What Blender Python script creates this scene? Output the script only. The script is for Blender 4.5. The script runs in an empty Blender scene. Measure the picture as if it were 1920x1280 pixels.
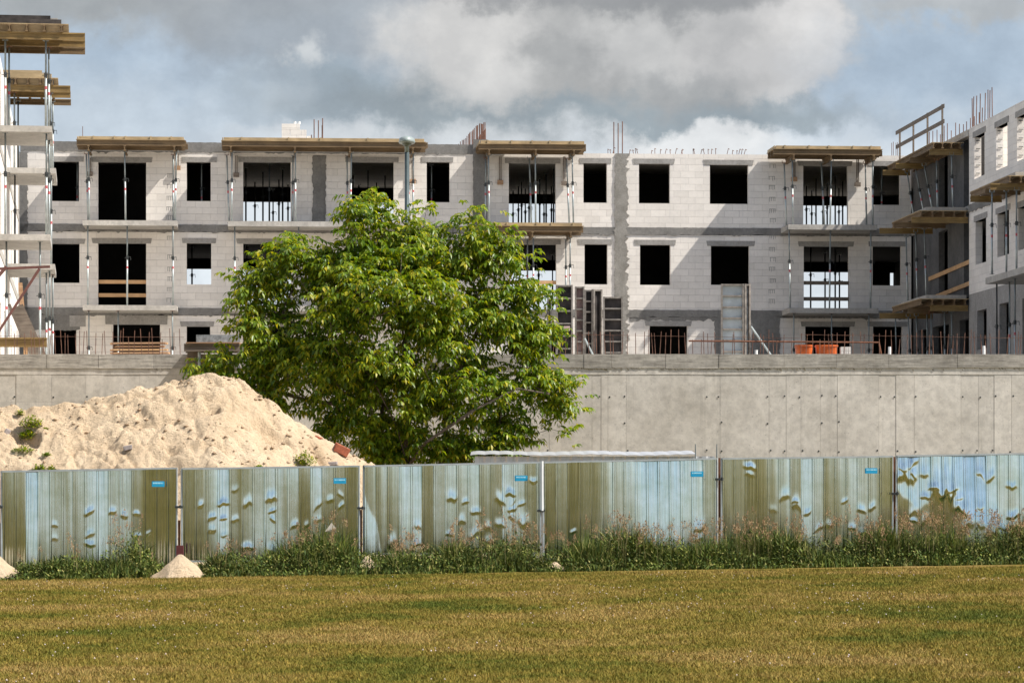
import bpy, math, random
import numpy as np
from mathutils import Vector, noise
random.seed(7)
rng = np.random.default_rng(11)
R = math.radians
S = bpy.context.scene
COL = S.collection

# ------------------------------------------------------------------ camera
F = 6000.0; EYE = 1.6; HY = 920.0          # focal length in photo pixels, eye height, horizon row
cd = bpy.data.cameras.new('camera'); cam = bpy.data.objects.new('camera', cd); COL.objects.link(cam)
cam.location = (0, 0, EYE); cam.rotation_euler = (R(90), 0, 0)
cd.sensor_width = 36; cd.lens = F / 1920 * 36; cd.shift_y = (HY - 640) / 1920
cd.clip_start = 0.5; cd.clip_end = 6000
S.camera = cam

# ------------------------------------------------------------------ frames (building axes)
class Frame:
    def __init__(s, ox, oy, deg): s.ox, s.oy, s.a = ox, oy, R(deg); s.c, s.s = math.cos(s.a), math.sin(s.a)
    def W(s, u, v): return (s.ox + u * s.c - v * s.s, s.oy + u * s.s + v * s.c)
    def u(s, px, v=0.0):
        k = (px - 960) / F
        return (k * (s.oy + v * s.c) - s.ox + v * s.s) / (s.c - k * s.s)
    def v(s, px, u=0.0):
        k = (px - 960) / F
        return (s.ox + u * s.c - k * (s.oy + u * s.s)) / (k * s.c + s.s)
    def z(s, py, u, v=0.0): return EYE + (HY - py) * s.W(u, v)[1] / F
B = Frame(0, 120, 4.2)           # long block and right wing
L = Frame(-15.8, 100, 7.53)      # left wing
G = Frame(0, 0, 0)               # plain world axes
def P(px, py, Y): return ((px - 960) / F * Y, Y, EYE + (HY - py) * Y / F)

# ------------------------------------------------------------------ light
SUN_L = (1.0, -0.37, 1.28)       # towards the sun in block axes
sd = Vector((SUN_L[0] * B.c - SUN_L[1] * B.s, SUN_L[0] * B.s + SUN_L[1] * B.c, SUN_L[2])).normalized()
sl = bpy.data.lights.new('sun', 'SUN'); so = bpy.data.objects.new('sun', sl); COL.objects.link(so)
sl.energy = 5.0; sl.angle = R(0.5); sl.color = (1, 0.95, 0.87)
so.rotation_euler = sd.to_track_quat('Z', 'Y').to_euler(); so.location = (30, 20, 40)
S.view_settings.view_transform = 'Standard'; S.view_settings.look = 'None'
EXPO = 0.55; S.view_settings.exposure = EXPO; S.view_settings.gamma = 1; S.view_settings.use_curve_mapping = False

class NT:
    """small node helper"""
    def __init__(s, nt): s.nt = nt
    def n(s, t, **k):
        o = s.nt.nodes.new(t)
        for a, b in k.items(): setattr(o, a, b)
        return o
    def put(s, sock, v):
        if v is None: return
        if hasattr(v, 'is_linked'): s.nt.links.new(v, sock)
        else:
            if sock.type == 'RGBA' and len(v) == 3: v = (*v, 1)
            sock.default_value = v
    def m(s, op, a, b=None, c=None, clamp=False):
        o = s.n('ShaderNodeMath', operation=op, use_clamp=clamp)
        s.put(o.inputs[0], a); s.put(o.inputs[1], b); s.put(o.inputs[2], c)
        return o.outputs[0]
    def vm(s, op, a, b=None):
        o = s.n('ShaderNodeVectorMath', operation=op); s.put(o.inputs[0], a); s.put(o.inputs[1], b); return o.outputs[0]
    def obj(s): return s.n('ShaderNodeTexCoord').outputs['Object']
    def pos(s): return s.n('ShaderNodeNewGeometry').outputs['Position']
    def island(s): return s.n('ShaderNodeNewGeometry').outputs['Random Per Island']
    def orand(s): return s.n('ShaderNodeObjectInfo').outputs['Random']
    def sc(s, v, k): return s.vm('MULTIPLY', v, k)
    def noise(s, v, scale=1, detail=4, rough=.55, dist=0, col=False):
        o = s.n('ShaderNodeTexNoise'); s.put(o.inputs['Vector'], v); s.put(o.inputs['Scale'], scale)
        o.inputs['Detail'].default_value = detail; o.inputs['Roughness'].default_value = rough; o.inputs['Distortion'].default_value = dist
        return o.outputs['Color' if col else 'Fac']
    def ramp(s, f, pts, interp='LINEAR'):
        o = s.n('ShaderNodeValToRGB'); cr = o.color_ramp; cr.interpolation = interp
        while len(cr.elements) < len(pts): cr.elements.new(.5)
        for e, (p, c) in zip(cr.elements, pts):
            e.position = p; e.color = (*c, 1) if hasattr(c, '__len__') else (c, c, c, 1)
        s.put(o.inputs[0], f); return o.outputs[0]
    def mix(s, f, a, b, mode='MIX'):
        o = s.n('ShaderNodeMix', data_type='RGBA', blend_type=mode)
        s.put(o.inputs[0], f); s.put(o.inputs[6], a); s.put(o.inputs[7], b); return o.outputs[2]
    def sep(s, v): return s.n('ShaderNodeSeparateXYZ') if v is None else s._sep(v)
    def _sep(s, v):
        o = s.n('ShaderNodeSeparateXYZ'); s.put(o.inputs[0], v); return o.outputs
    def comb(s, x, y, z):
        o = s.n('ShaderNodeCombineXYZ'); s.put(o.inputs[0], x); s.put(o.inputs[1], y); s.put(o.inputs[2], z); return o.outputs[0]

# ------------------------------------------------------------------ sky
w = bpy.data.worlds.new("World"); S.world = w; w.use_nodes = True
t = NT(w.node_tree); w.node_tree.nodes.clear()
sky = t.n('ShaderNodeTexSky', sky_type='NISHITA'); sky.sun_disc = False
sky.sun_elevation = math.asin(sd.z); sky.sun_rotation = math.atan2(sd.x, sd.y)
sky.air_density = 1.0; sky.dust_density = 1.2; sky.ozone_density = 1.5
d = t.vm('NORMALIZE', t.n('ShaderNodeTexCoord').outputs['Generated'])
dx, dy, dz = t._sep(d)
ady = t.m('MAXIMUM', dy, 0.02)
qx = t.m('DIVIDE', dx, ady); qz = t.m('DIVIDE', dz, ady)
front = t.m('GREATER_THAN', dy, 0.3)
warp = t.noise(t.comb(qx, qz, 0.0), 46, 10, .60, col=True)
wx, wy, _ = t._sep(warp)
wx = t.m('MULTIPLY', t.m('SUBTRACT', wx, .5), 0.040); wy = t.m('MULTIPLY', t.m('SUBTRACT', wy, .5), 0.034)
qxw = t.m('ADD', qx, wx); qzw = t.m('ADD', qz, wy)
SKYK = 10.0            # colours below are scene values; the Background strength is 0.1
def blob(col, cx, cy, rx, ry, op, soft, hard=0.0):
    """one cloud mass: centre and radii measured in photo pixels (directions from the camera)"""
    global base
    ex = t.m('DIVIDE', t.m('SUBTRACT', qxw, (cx - 960) / F), rx / F)
    ez = t.m('DIVIDE', t.m('SUBTRACT', qzw, (HY - cy) / F), ry / F)
    r = t.m('SQRT', t.m('ADD', t.m('MULTIPLY', ex, ex), t.m('MULTIPLY', ez, ez)))
    o = t.n('ShaderNodeMapRange', interpolation_type='SMOOTHSTEP')
    t.put(o.inputs[0], r); o.inputs[1].default_value = 1 + soft; o.inputs[2].default_value = 1 - soft
    o.inputs[3].default_value = 0; o.inputs[4].default_value = op
    base = t.mix(t.m('MULTIPLY', o.outputs[0], front), base, tuple(c * SKYK / 2 ** EXPO for c in col))
def lin(r, g, b): return tuple(((x / 255 + .055) / 1.055) ** 2.4 if x > 10 else x / 255 / 12.92 for x in (r, g, b))
fb = t.noise(t.sc(d, (1, 1, 2.2)), 3.2, 8, .6)
cloudall = t.ramp(fb, [(.46, 0.0), (.62, 1.0)])
base = t.mix(t.m('MULTIPLY', cloudall, .75), sky.outputs[0], tuple(c * SKYK for c in (.66, .67, .69)))
# the part of the sky the camera faces: pale blue-grey, then the cloud masses
blob(lin(178, 195, 212), 960, 200, 2600, 900, .96, .5)
blob(lin(226, 234, 240), 960, 560, 3500, 320, .9, .35)
blob(lin(196, 209, 221), 250, 235, 360, 90, .85, .6)
blob(lin(166, 170, 172), 200, -25, 640, 90, .9, .4)
blob(lin(160, 168, 176), 560, 50, 250, 100, .85, .4)
blob(lin(156, 170, 181), 690, 190, 250, 70, .85, .5)
blob(lin(206, 211, 214), 590, 112, 36, 34, .85, .6)
blob(lin(190, 200, 208), 520, 185, 70, 36, .6, .8)
blob(lin(150, 161, 168), 1060, 200, 450, 66, .95, .3)
blob(lin(174, 176, 177), 1180, 75, 425, 135, 1.0, .12)
blob(lin(214, 214, 213), 865, 75, 140, 100, .95, .5)
blob(lin(202, 203, 203), 930, 150, 90, 48, .8, .6)
blob(lin(204, 205, 205), 1190, 95, 110, 66, .85, .5)
blob(lin(158, 161, 163), 1050, 118, 60, 36, .7, .7)
blob(lin(208, 208, 208), 1440, 90, 155, 112, .95, .22)
blob(lin(216, 216, 216), 1525, 80, 62, 80, .85, .4)
blob(lin(172, 174, 176), 1350, 60, 60, 60, .6, .7)
blob(lin(152, 155, 158), 1160, -10, 330, 34, .95, .5)
blob(lin(154, 166, 174), 1360, 218, 270, 38, .85, .5)
blob(lin(160, 164, 167), 1290, 165, 110, 38, .7, .7)
blob(lin(208, 213, 217), 830, 268, 340, 34, .8, .6)
blob(lin(228, 231, 233), 1320, 270, 160, 36, .95, .4)
blob(lin(166, 184, 202), 1780, 130, 220, 70, .6, .8)
blob(lin(184, 188, 190), 1800, 10, 240, 34, .85, .5)
wisp = t.noise(t.comb(t.m('MULTIPLY', qx, 1.0), t.m('MULTIPLY', qz, 1.25), 0.3), 34, 9, .62)
base = t.mix(front, base, t.mix(t.ramp(wisp, [(.40, .0), (.68, 1.0)]), t.mix(1.0, base, (.93, .93, .935), 'MULTIPLY'), t.mix(1.0, base, (1.15, 1.14, 1.13), 'MULTIPLY')))
bg = t.n('ShaderNodeBackground'); t.put(bg.inputs[0], base); bg.inputs[1].default_value = 0.1
wo = t.n('ShaderNodeOutputWorld'); w.node_tree.links.new(bg.outputs[0], wo.inputs[0])

# ------------------------------------------------------------------ materials
def material(name, fn, rough=.8, metal=0.0, spec=.35):
    m = bpy.data.materials.new(name); m.use_nodes = True; nt = m.node_tree
    b = nt.nodes['Principled BSDF']; h = NT(nt)
    b.inputs['Roughness'].default_value = rough; b.inputs['Metallic'].default_value = metal
    b.inputs['Specular IOR Level'].default_value = spec
    r = fn(h)
    col, bump = (r if isinstance(r, tuple) and len(r) == 2 else (r, None))
    h.put(b.inputs['Base Color'], col)
    if bump is not None:
        bn = h.n('ShaderNodeBump'); h.put(bn.inputs['Height'], bump[0]); bn.inputs['Distance'].default_value = bump[1]
        bn.inputs['Strength'].default_value = 1
        nt.links.new(bn.outputs[0], b.inputs['Normal'])
    m['bsdf'] = 1
    return m
def flat(name, c, rough=.6, metal=0.0, var=.12, scale=6):
    def fn(h):
        n = h.noise(h.pos(), scale, 5, .6)
        return (h.mix(1.0, c, h.ramp(n, [(.25, 1 - 2 * var), (.75, 1 + var)]), 'MULTIPLY'), None)
    return material(name, fn, rough, metal)

def block_fn(h):
    x, y, z = h._sep(h.obj()); v = h.comb(h.m('ADD', x, y), z, 0)
    br = h.n('ShaderNodeTexBrick'); h.put(br.inputs['Vector'], v)
    br.offset = .45; br.inputs['Scale'].default_value = 1
    br.inputs['Brick Width'].default_value = .56; br.inputs['Row Height'].default_value = .245
    br.inputs['Mortar Size'].default_value = .006; br.inputs['Mortar Smooth'].default_value = .5; br.inputs['Bias'].default_value = 0
    br.inputs['Color1'].default_value = (.81, .755, .69, 1); br.inputs['Color2'].default_value = (.72, .67, .61, 1); br.inputs['Mortar'].default_value = (.60, .555, .52, 1)
    n1 = h.noise(h.sc(h.pos(), (1, 1, 1.0)), .8, 6, .6); n2 = h.noise(h.pos(), 9, 4, .7)
    st = h.noise(h.sc(h.pos(), (3, 3, .35)), 1.6, 4, .6)
    c = h.mix(1.0, br.outputs['Color'], h.ramp(n1, [(.3, .90), (.65, 1.03)]), 'MULTIPLY')
    c = h.mix(1.0, c, h.ramp(n2, [(.3, .95), (.6, 1.02)]), 'MULTIPLY')
    c = h.mix(h.ramp(st, [(.60, 0.0), (.78, .35)]), c, (.52, .50, .48))
    return c, (h.m('SUBTRACT', h.m('MULTIPLY', n2, .2), br.outputs['Fac']), .006)
M = {}
M['block'] = material('aerated_block', block_fn, .95)

def conc(c1, c2, sc=1.0, boards=False, islands=False, bump=.004, drip=True):
    def fn(h):
        p = h.pos()
        n1 = h.noise(p, .9 * sc, 7, .62); n2 = h.noise(p, 7 * sc, 6, .7); sp = h.noise(p, 22, 3, .6)
        c = h.mix(h.ramp(n1, [(.32, 0.0), (.68, 1.0)]), c1, c2)
        c = h.mix(1.0, c, h.ramp(n2, [(.3, .78), (.62, 1.08)]), 'MULTIPLY')
        if drip:
            st = h.noise(h.sc(p, (4, 4, .25)), 1.3, 5, .65)
            c = h.mix(h.ramp(st, [(.55, 0.0), (.8, .45)]), c, tuple(x * .6 for x in c1))
        if boards:
            bd = h.noise(h.sc(p, (.7, .7, 13)), 2.2, 7, .75)
            c = h.mix(1.0, c, h.ramp(bd, [(.36, .55), (.58, 1.12)]), 'MULTIPLY')
        if islands:
            c = h.mix(1.0, c, h.ramp(h.island(), [(0, .84 if boards else .92), (1, 1.12 if boards else 1.05)]), 'MULTIPLY')
        c = h.mix(h.ramp(sp, [(.30, .5), (.36, 0.0)]), c, tuple(x * .45 for x in c1))
        return c, (h.m('ADD', n2, h.m('MULTIPLY', sp, .4)), bump)
    return fn
M['conc'] = material('cast_concrete', conc((.36, .335, .30), (.48, .45, .405)), .9)
M['wallconc'] = material('retaining_concrete', conc((.55, .505, .44), (.74, .69, .62), .7, islands=True, bump=.0025), .9)
M['boardconc'] = material('board_marked_concrete', conc((.36, .33, .285), (.56, .52, .46), 1, boards=True, islands=True, bump=.004), .92)
M['darkconc'] = material('grey_mortar_concrete', conc((.16, .152, .14), (.25, .238, .22), 1.5), .95)
M['shadeconc'] = material('shaded_dark_concrete', conc((.08, .08, .08), (.14, .135, .13), 1.2), .9)  # dark grey concrete with the deep shade under the slabs put into its colour
M['column'] = material('rough_column_concrete', conc((.21, .195, .17), (.33, .31, .28), 2.2, bump=.01), .95)
M['lintel'] = material('lintel_concrete', conc((.27, .255, .235), (.36, .34, .315), 1.6), .95)
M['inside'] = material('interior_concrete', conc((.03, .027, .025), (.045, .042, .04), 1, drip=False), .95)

def wood(c1, c2, axis='x'):
    k = {'x': (.6, 9, 9), 'y': (9, .6, 9), 'z': (9, 9, .6)}[axis]
    def fn(h):
        n = h.noise(h.sc(h.obj(), k), 2.5, 6, .65); n2 = h.noise(h.pos(), 2.1, 4, .6)
        c = h.mix(h.ramp(n, [(.3, 0.0), (.7, 1.0)]), c1, c2)
        c = h.mix(1.0, c, h.ramp(h.island(), [(0, .78), (1, 1.12)]), 'MULTIPLY')
        return h.mix(1.0, c, h.ramp(n2, [(.3, .75), (.65, 1.1)]), 'MULTIPLY'), (n, .003)
    return fn
M['beam'] = material('formwork_beam_wood', wood((.12, .075, .037), (.22, .148, .075)), .65)
M['beamy'] = material('yellow_beam_wood', wood((.17, .105, .035), (.31, .205, .075)), .6)
M['ply'] = material('plywood', wood((.33, .235, .125), (.50, .38, .22)), .7)
M['plank'] = material('rough_plank', wood((.33, .18, .10), (.52, .33, .19)), .8)
M['oldplank'] = material('weathered_plank', wood((.13, .10, .08), (.25, .205, .16)), .85)
M['newplank'] = material('fresh_plank', wood((.50, .28, .13), (.66, .42, .22)), .8)

M['steel'] = flat('galvanised_prop', (.46, .50, .49), .45, .55, .18, 4)
M['dsteel'] = flat('dark_steel', (.07, .075, .075), .5, .6)
M['msteel'] = flat('mid_steel', (.25, .28, .28), .5, .4)
M['red'] = flat('red_label', (.50, .12, .13), .5)
M['white'] = flat('white_plastic', (.80, .80, .78), .5, 0, .05)
def rust_fn(h):
    n = h.noise(h.pos(), 8, 6, .7); return h.ramp(n, [(.3, (.10, .045, .03)), (.6, (.24, .10, .055)), (.8, (.33, .17, .10))]), (n, .002)
M['rust'] = material('rusty_steel', rust_fn, .85, .1)
M['rebar'] = material('rebar_steel', lambda h: (h.ramp(h.noise(h.pos(), 3, 4, .7), [(.3, (.09, .05, .04)), (.7, (.25, .13, .09))]), None), .8, .2)
M['brownsteel'] = flat('brown_primer_steel', (.13, .055, .045), .6, .1)
M['orange'] = flat('orange_plastic', (.62, .13, .03), .45, 0, .25, 3)
M['blue'] = flat('blue_sticker', (.012, .32, .56), .5, 0, .05)
M['bluetext'] = flat('sticker_lettering', (.45, .80, .92), .5, 0, .02)
M['brick'] = flat('red_brick', (.42, .13, .07), .9, 0, .25, 20)
M['stone'] = flat('grey_stone', (.36, .31, .29), .9, 0, .2, 20)
M['lampgreen'] = flat('lamp_pole_paint', (.055, .078, .085), .45, .2)
M['lamphead'] = flat('lamp_head_grey', (.30, .345, .33), .4, .1)
M['panelface'] = flat('form_panel_face_dark', (.055, .045, .04), .7, 0, .5, 3)
M['panelframe'] = flat('form_panel_frame', (.27, .24, .21), .7, .2, .3, 8)
M['panelpink'] = flat('form_panel_face_pink', (.30, .20, .18), .7, 0, .45, 3)
M['panelwhite'] = flat('form_panel_face_white', (.52, .56, .57), .5, .1, .15, 3)
M['panelstain'] = flat('cement_splashed_steel', (.30, .33, .35), .6, .2, .35, 8)

def metal_fn(h):
    p = h.obj(); n = h.noise(h.sc(p, (60, 60, .5)), 1, 3, .6); n2 = h.noise(p, 3, 5, .6)
    c = h.mix(h.ramp(n2, [(.3, 0.0), (.7, 1.0)]), (.53, .61, .55), (.68, .76, .77))
    c = h.mix(1.0, c, h.ramp(n, [(.3, .90), (.7, 1.04)]), 'MULTIPLY')
    x, y, z = h._sep(p); f = h.m('FRACT', h.m('DIVIDE', x, .2333))          # shadow lines of the fold grooves, painted into the sheet colour
    g = h.m('MINIMUM', h.m('ABSOLUTE', h.m('SUBTRACT', f, .205)), h.m('ABSOLUTE', h.m('SUBTRACT', f, .012)))
    fold_shade = h.ramp(g, [(.012, 1.0), (.030, 0.0)])
    dn = h.ramp(h.noise(h.sc(p, (9, 9, .9)), 1.5, 4, .6), [(.35, .35), (.65, .95)])
    mud = h.ramp(h.m('ADD', z, h.m('MULTIPLY', h.noise(p, 5, 5, .7), .5)), [(.30, .55), (.62, 0.0)])
    c = h.mix(h.m('MULTIPLY', fold_shade, dn), c, (.10, .12, .10))
    return h.mix(mud, c, (.30, .27, .20)), None
M['sheet'] = material('zinc_sheet', metal_fn, .15, 1.0, .5)
M['rail'] = flat('fence_rail_zinc', (.50, .53, .53), .5, .6)
M['shed'] = flat('ribbed_white_sheet', (.55, .56, .57), .45, .4, .1)

def sand_fn(h):
    p = h.pos(); n1 = h.noise(p, 1.1, 7, .65); n2 = h.noise(p, 14, 6, .75); n3 = h.noise(p, 45, 3, .7)
    c = h.ramp(n1, [(.22, (.45, .32, .20)), (.38, (.66, .495, .325)), (.55, (.74, .57, .385)), (.75, (.80, .64, .45))])
    c = h.mix(1.0, c, h.ramp(n2, [(.28, .72), (.5, 1.0), (.75, 1.05)]), 'MULTIPLY')
    c = h.mix(h.ramp(n3, [(.27, .6), (.33, 0.0)]), c, (.25, .17, .10))
    return c, (h.m('ADD', n2, h.m('MULTIPLY', n3, .45)), .09)
M['sand'] = material('dry_sand', sand_fn, .95, 0, .15)
M['sandclod'] = flat('damp_sand_clod', (.34, .24, .15), .95, 0, .2, 9)

def lawncol(h):
    p = h.pos()
    big = h.noise(h.sc(p, (.30, .19, 1)), 1, 6, .66); mid = h.noise(h.sc(p, (1.1, 1.1, 1)), 1.3, 5, .7)
    f = h.m('ADD', h.m('MULTIPLY', big, .72), h.m('MULTIPLY', mid, .28))
    return h.ramp(f, [(.33, (.058, .084, .008)), (.42, (.122, .116, .016)), (.49, (.205, .153, .030)), (.59, (.285, .194, .070))])
def ground_fn(h): return h.mix(1.0, lawncol(h), (.80, .78, .70), 'MULTIPLY'), (h.noise(h.pos(), 20, 5, .7), .03)
M['ground'] = material('dry_lawn', ground_fn, .95, 0, .1)
def blade_fn(h):
    r = h.island(); c = lawncol(h)
    return h.mix(1.0, c, h.ramp(r, [(0, (.66, .80, .5)), (.3, (.88, .97, .75)), (.8, (1.12, 1.08, .9)), (1, (1.65, 1.5, 1.35))]), 'MULTIPLY'), None
M['blade'] = material('lawn_blade', blade_fn, .8, 0, .2)
def weed_fn(h):
    r = h.island(); n = h.noise(h.pos(), .9, 4, .6)
    c = h.ramp(r, [(0, (.030, .058, .007)), (.4, (.062, .098, .011)), (.78, (.15, .175, .021)), (1, (.30, .26, .085))])
    return h.mix(1.0, c, h.ramp(n, [(.3, .75), (.7, 1.2)]), 'MULTIPLY'), None
M['weed'] = material('weed_green', weed_fn, .7, 0, .3)
M['seed'] = material('dry_seed_head', lambda h: (h.ramp(h.island(), [(0, (.24, .13, .07)), (.6, (.38, .24, .13)), (1, (.50, .38, .22))]), None), .85, 0, .1)
M['straw'] = material('straw_stem', lambda h: (h.ramp(h.island(), [(0, (.14, .15, .04)), (.6, (.28, .24, .09)), (1, (.45, .36, .19))]), None), .85, 0, .1)
M['clover'] = flat('clover_flower', (.62, .52, .50), .8)

def leaf_material():
    m = bpy.data.materials.new('walnut_leaf'); m.use_nodes = True; nt = m.node_tree; h = NT(nt)
    b = nt.nodes['Principled BSDF']; out = nt.nodes['Material Output']
    r = h.island(); n = h.noise(h.pos(), 1.0, 3, .6)
    c = h.ramp(r, [(0, (.050, .105, .008)), (.45, (.12, .205, .012)), (.8, (.22, .295, .018)), (1, (.40, .38, .035))])
    c = h.mix(1.0, c, h.ramp(n, [(.3, (.80, .88, .9)), (.7, (1.25, 1.1, 1.0))]), 'MULTIPLY')
    h.put(b.inputs['Base Color'], c); b.inputs['Roughness'].default_value = .38; b.inputs['Specular IOR Level'].default_value = .45
    tr = h.n('ShaderNodeBsdfTranslucent'); h.put(tr.inputs[0], h.mix(1.0, c, (2.1, 1.8, .5), 'MULTIPLY'))
    mx = h.n('ShaderNodeMixShader'); mx.inputs[0].default_value = .42
    nt.links.new(b.outputs[0], mx.inputs[1]); nt.links.new(tr.outputs[0], mx.inputs[2]); nt.links.new(mx.outputs[0], out.inputs[0])
    return m
M['leaf'] = leaf_material()
M['bark'] = material('walnut_bark', lambda h: (h.ramp(h.noise(h.sc(h.pos(), (9, 9, 2)), 2, 5, .7), [(.3, (.05, .04, .03)), (.7, (.17, .13, .10))]), None), .9)

# ------------------------------------------------------------------ mesh helpers
class MB:
    def __init__(s): s.v = []; s.f = []
    def box(s, x0, x1, y0, y1, z0, z1):
        b = len(s.v)
        s.v += [(x, y, z) for z in (z0, z1) for y in (y0, y1) for x in (x0, x1)]
        s.f += [tuple(b + i for i in q) for q in ((0, 2, 3, 1), (4, 5, 7, 6), (0, 1, 5, 4), (2, 6, 7, 3), (0, 4, 6, 2), (1, 3, 7, 5))]
        return s
    def quad(s, *p):
        b = len(s.v); s.v += list(p); s.f.append(tuple(range(b, b + len(p)))); return s
    def tube(s, p, q, r0, r1=None, n=8, caps=True):
        r1 = r0 if r1 is None else r1
        p, q = Vector(p), Vector(q); d = (q - p).normalized()
        a = d.orthogonal().normalized(); c = d.cross(a); b = len(s.v)
        for o, r in ((p, r0), (q, r1)):
            for i in range(n):
                t_ = 2 * math.pi * i / n; s.v.append(tuple(o + a * (r * math.cos(t_)) + c * (r * math.sin(t_))))
        for i in range(n):
            j = (i + 1) % n; s.f.append((b + i, b + j, b + n + j, b + n + i))
        if caps: s.f.append(tuple(b + i for i in reversed(range(n)))); s.f.append(tuple(b + n + i for i in range(n)))
        return s
    def plank(s, p, q, wd, th, up=(0, 0, 1)):
        """board from p to q, wd across, th thick"""
        p, q = Vector(p), Vector(q); d = (q - p).normalized(); u = Vector(up)
        a = d.cross(u).normalized() * (wd / 2); c = a.cross(d).normalized() * (th / 2); b = len(s.v)
        for o in (p, q):
            s.v += [tuple(o + x) for x in (-a - c, a - c, a + c, -a + c)]
        s.f += [(b, b + 3, b + 2, b + 1), (b + 4, b + 5, b + 6, b + 7), (b, b + 1, b + 5, b + 4), (b + 1, b + 2, b + 6, b + 5), (b + 2, b + 3, b + 7, b + 6), (b + 3, b, b + 4, b + 7)]
        return s
    def hbeam(s, axis, a0, a1, c, z0, h=.2, w_=.08):
        """timber I-beam along x or y, centred at c on the other axis"""
        for (wd, lo, hi) in ((w_, 0, .04), (.028, .04, h - .04), (w_, h - .04, h)):
            if axis == 'x': s.box(a0, a1, c - wd / 2, c + wd / 2, z0 + lo, z0 + hi)
            else: s.box(c - wd / 2, c + wd / 2, a0, a1, z0 + lo, z0 + hi)
        return s
def mesh_of(name, v, f, mat, smooth=False):
    me = bpy.data.meshes.new(name); me.from_pydata(v, [], f); me.materials.append(mat)
    if smooth: me.polygons.foreach_set('use_smooth', [True] * len(me.polygons))
    me.update(); return me
def np_mesh(name, V, Fc, mat, smooth=False):
    """V (n,3), Fc (m,k) indices"""
    me = bpy.data.meshes.new(name); m, k = Fc.shape
    me.vertices.add(len(V)); me.vertices.foreach_set('co', V.astype(np.float32).ravel())
    me.loops.add(m * k); me.loops.foreach_set('vertex_index', Fc.astype(np.int32).ravel())
    me.polygons.add(m); me.polygons.foreach_set('loop_start', np.arange(0, m * k, k, dtype=np.int32))
    me.polygons.foreach_set('loop_total', np.full(m, k, dtype=np.int32))
    if smooth: me.polygons.foreach_set('use_smooth', np.ones(m, dtype=bool))
    me.materials.append(mat); me.update(calc_edges=True); me.validate(); return me
BASE = {}
def tag(o, label=None, cat=None, group=None, kind=None):
    if label: o['label'] = label
    if cat: o['category'] = cat
    if group: o['group'] = group
    if kind: o['kind'] = kind
    return o
def thing(name, label, cat, fr, u, v, z, group=None, rz=0):
    o = bpy.data.objects.new(name, None); COL.objects.link(o); o.empty_display_size = .2
    x, y = fr.W(u, v); o.location = (x, y, z); o.rotation_euler = (0, 0, fr.a + rz)
    BASE[o.name] = (u, v, z); return tag(o, label, cat, group)
def part(name, mb, mat, root, local=False, smooth=False, label=None):
    """child mesh; vertices in the root's frame, absolute unless local"""
    if isinstance(mb, bpy.types.Mesh): me = mb
    else:
        v = mb.v
        if not local:
            r = root
            bx, by, bz = BASE[r.name]; v = [(a - bx, b - by, c - bz) for a, b, c in v]
        me = mesh_of(name, v, mb.f, mat, smooth)
    o = bpy.data.objects.new(name, me); COL.objects.link(o); o.parent = root
    BASE[o.name] = BASE.get(root.name, (0, 0, 0))
    if label: o['label'] = label
    return o
def solo(name, mb, mat, label, cat, fr, base, group=None, smooth=False, kind=None):
    """a thing that is one mesh"""
    v = [(a - base[0], b - base[1], c - base[2]) for a, b, c in mb.v]
    o = bpy.data.objects.new(name, mesh_of(name, v, mb.f, mat, smooth)); COL.objects.link(o)
    x, y = fr.W(base[0], base[1]); o.location = (x, y, base[2]); o.rotation_euler = (0, 0, fr.a)
    return tag(o, label, cat, group, kind)
ORD = 'first second third fourth fifth sixth seventh eighth ninth tenth eleventh twelfth thirteenth fourteenth fifteenth sixteenth seventeenth eighteenth nineteenth twentieth'.split()

# ------------------------------------------------------------------ ground
def zg(x): return -.01 + .0136 * max(-22, min(22, x))
xs = [-1500, -200, -60, -22] + list(np.arange(-20, 21, 2)) + [22, 60, 200, 1500]
ys = [-1500, -200, -40, 0, 20] + list(np.arange(25, 84, 3)) + [100, 200, 500, 2500]
gm = MB()
for y in ys:
    for x in xs: gm.v.append((x, y, zg(x)))
for j in range(len(ys) - 1):
    for i in range(len(xs) - 1):
        a = j * len(xs) + i; gm.f.append((a, a + 1, a + 1 + len(xs), a + len(xs)))
solo('ground', gm, M['ground'], None, None, G, (0, 0, 0), kind='structure')
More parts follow.
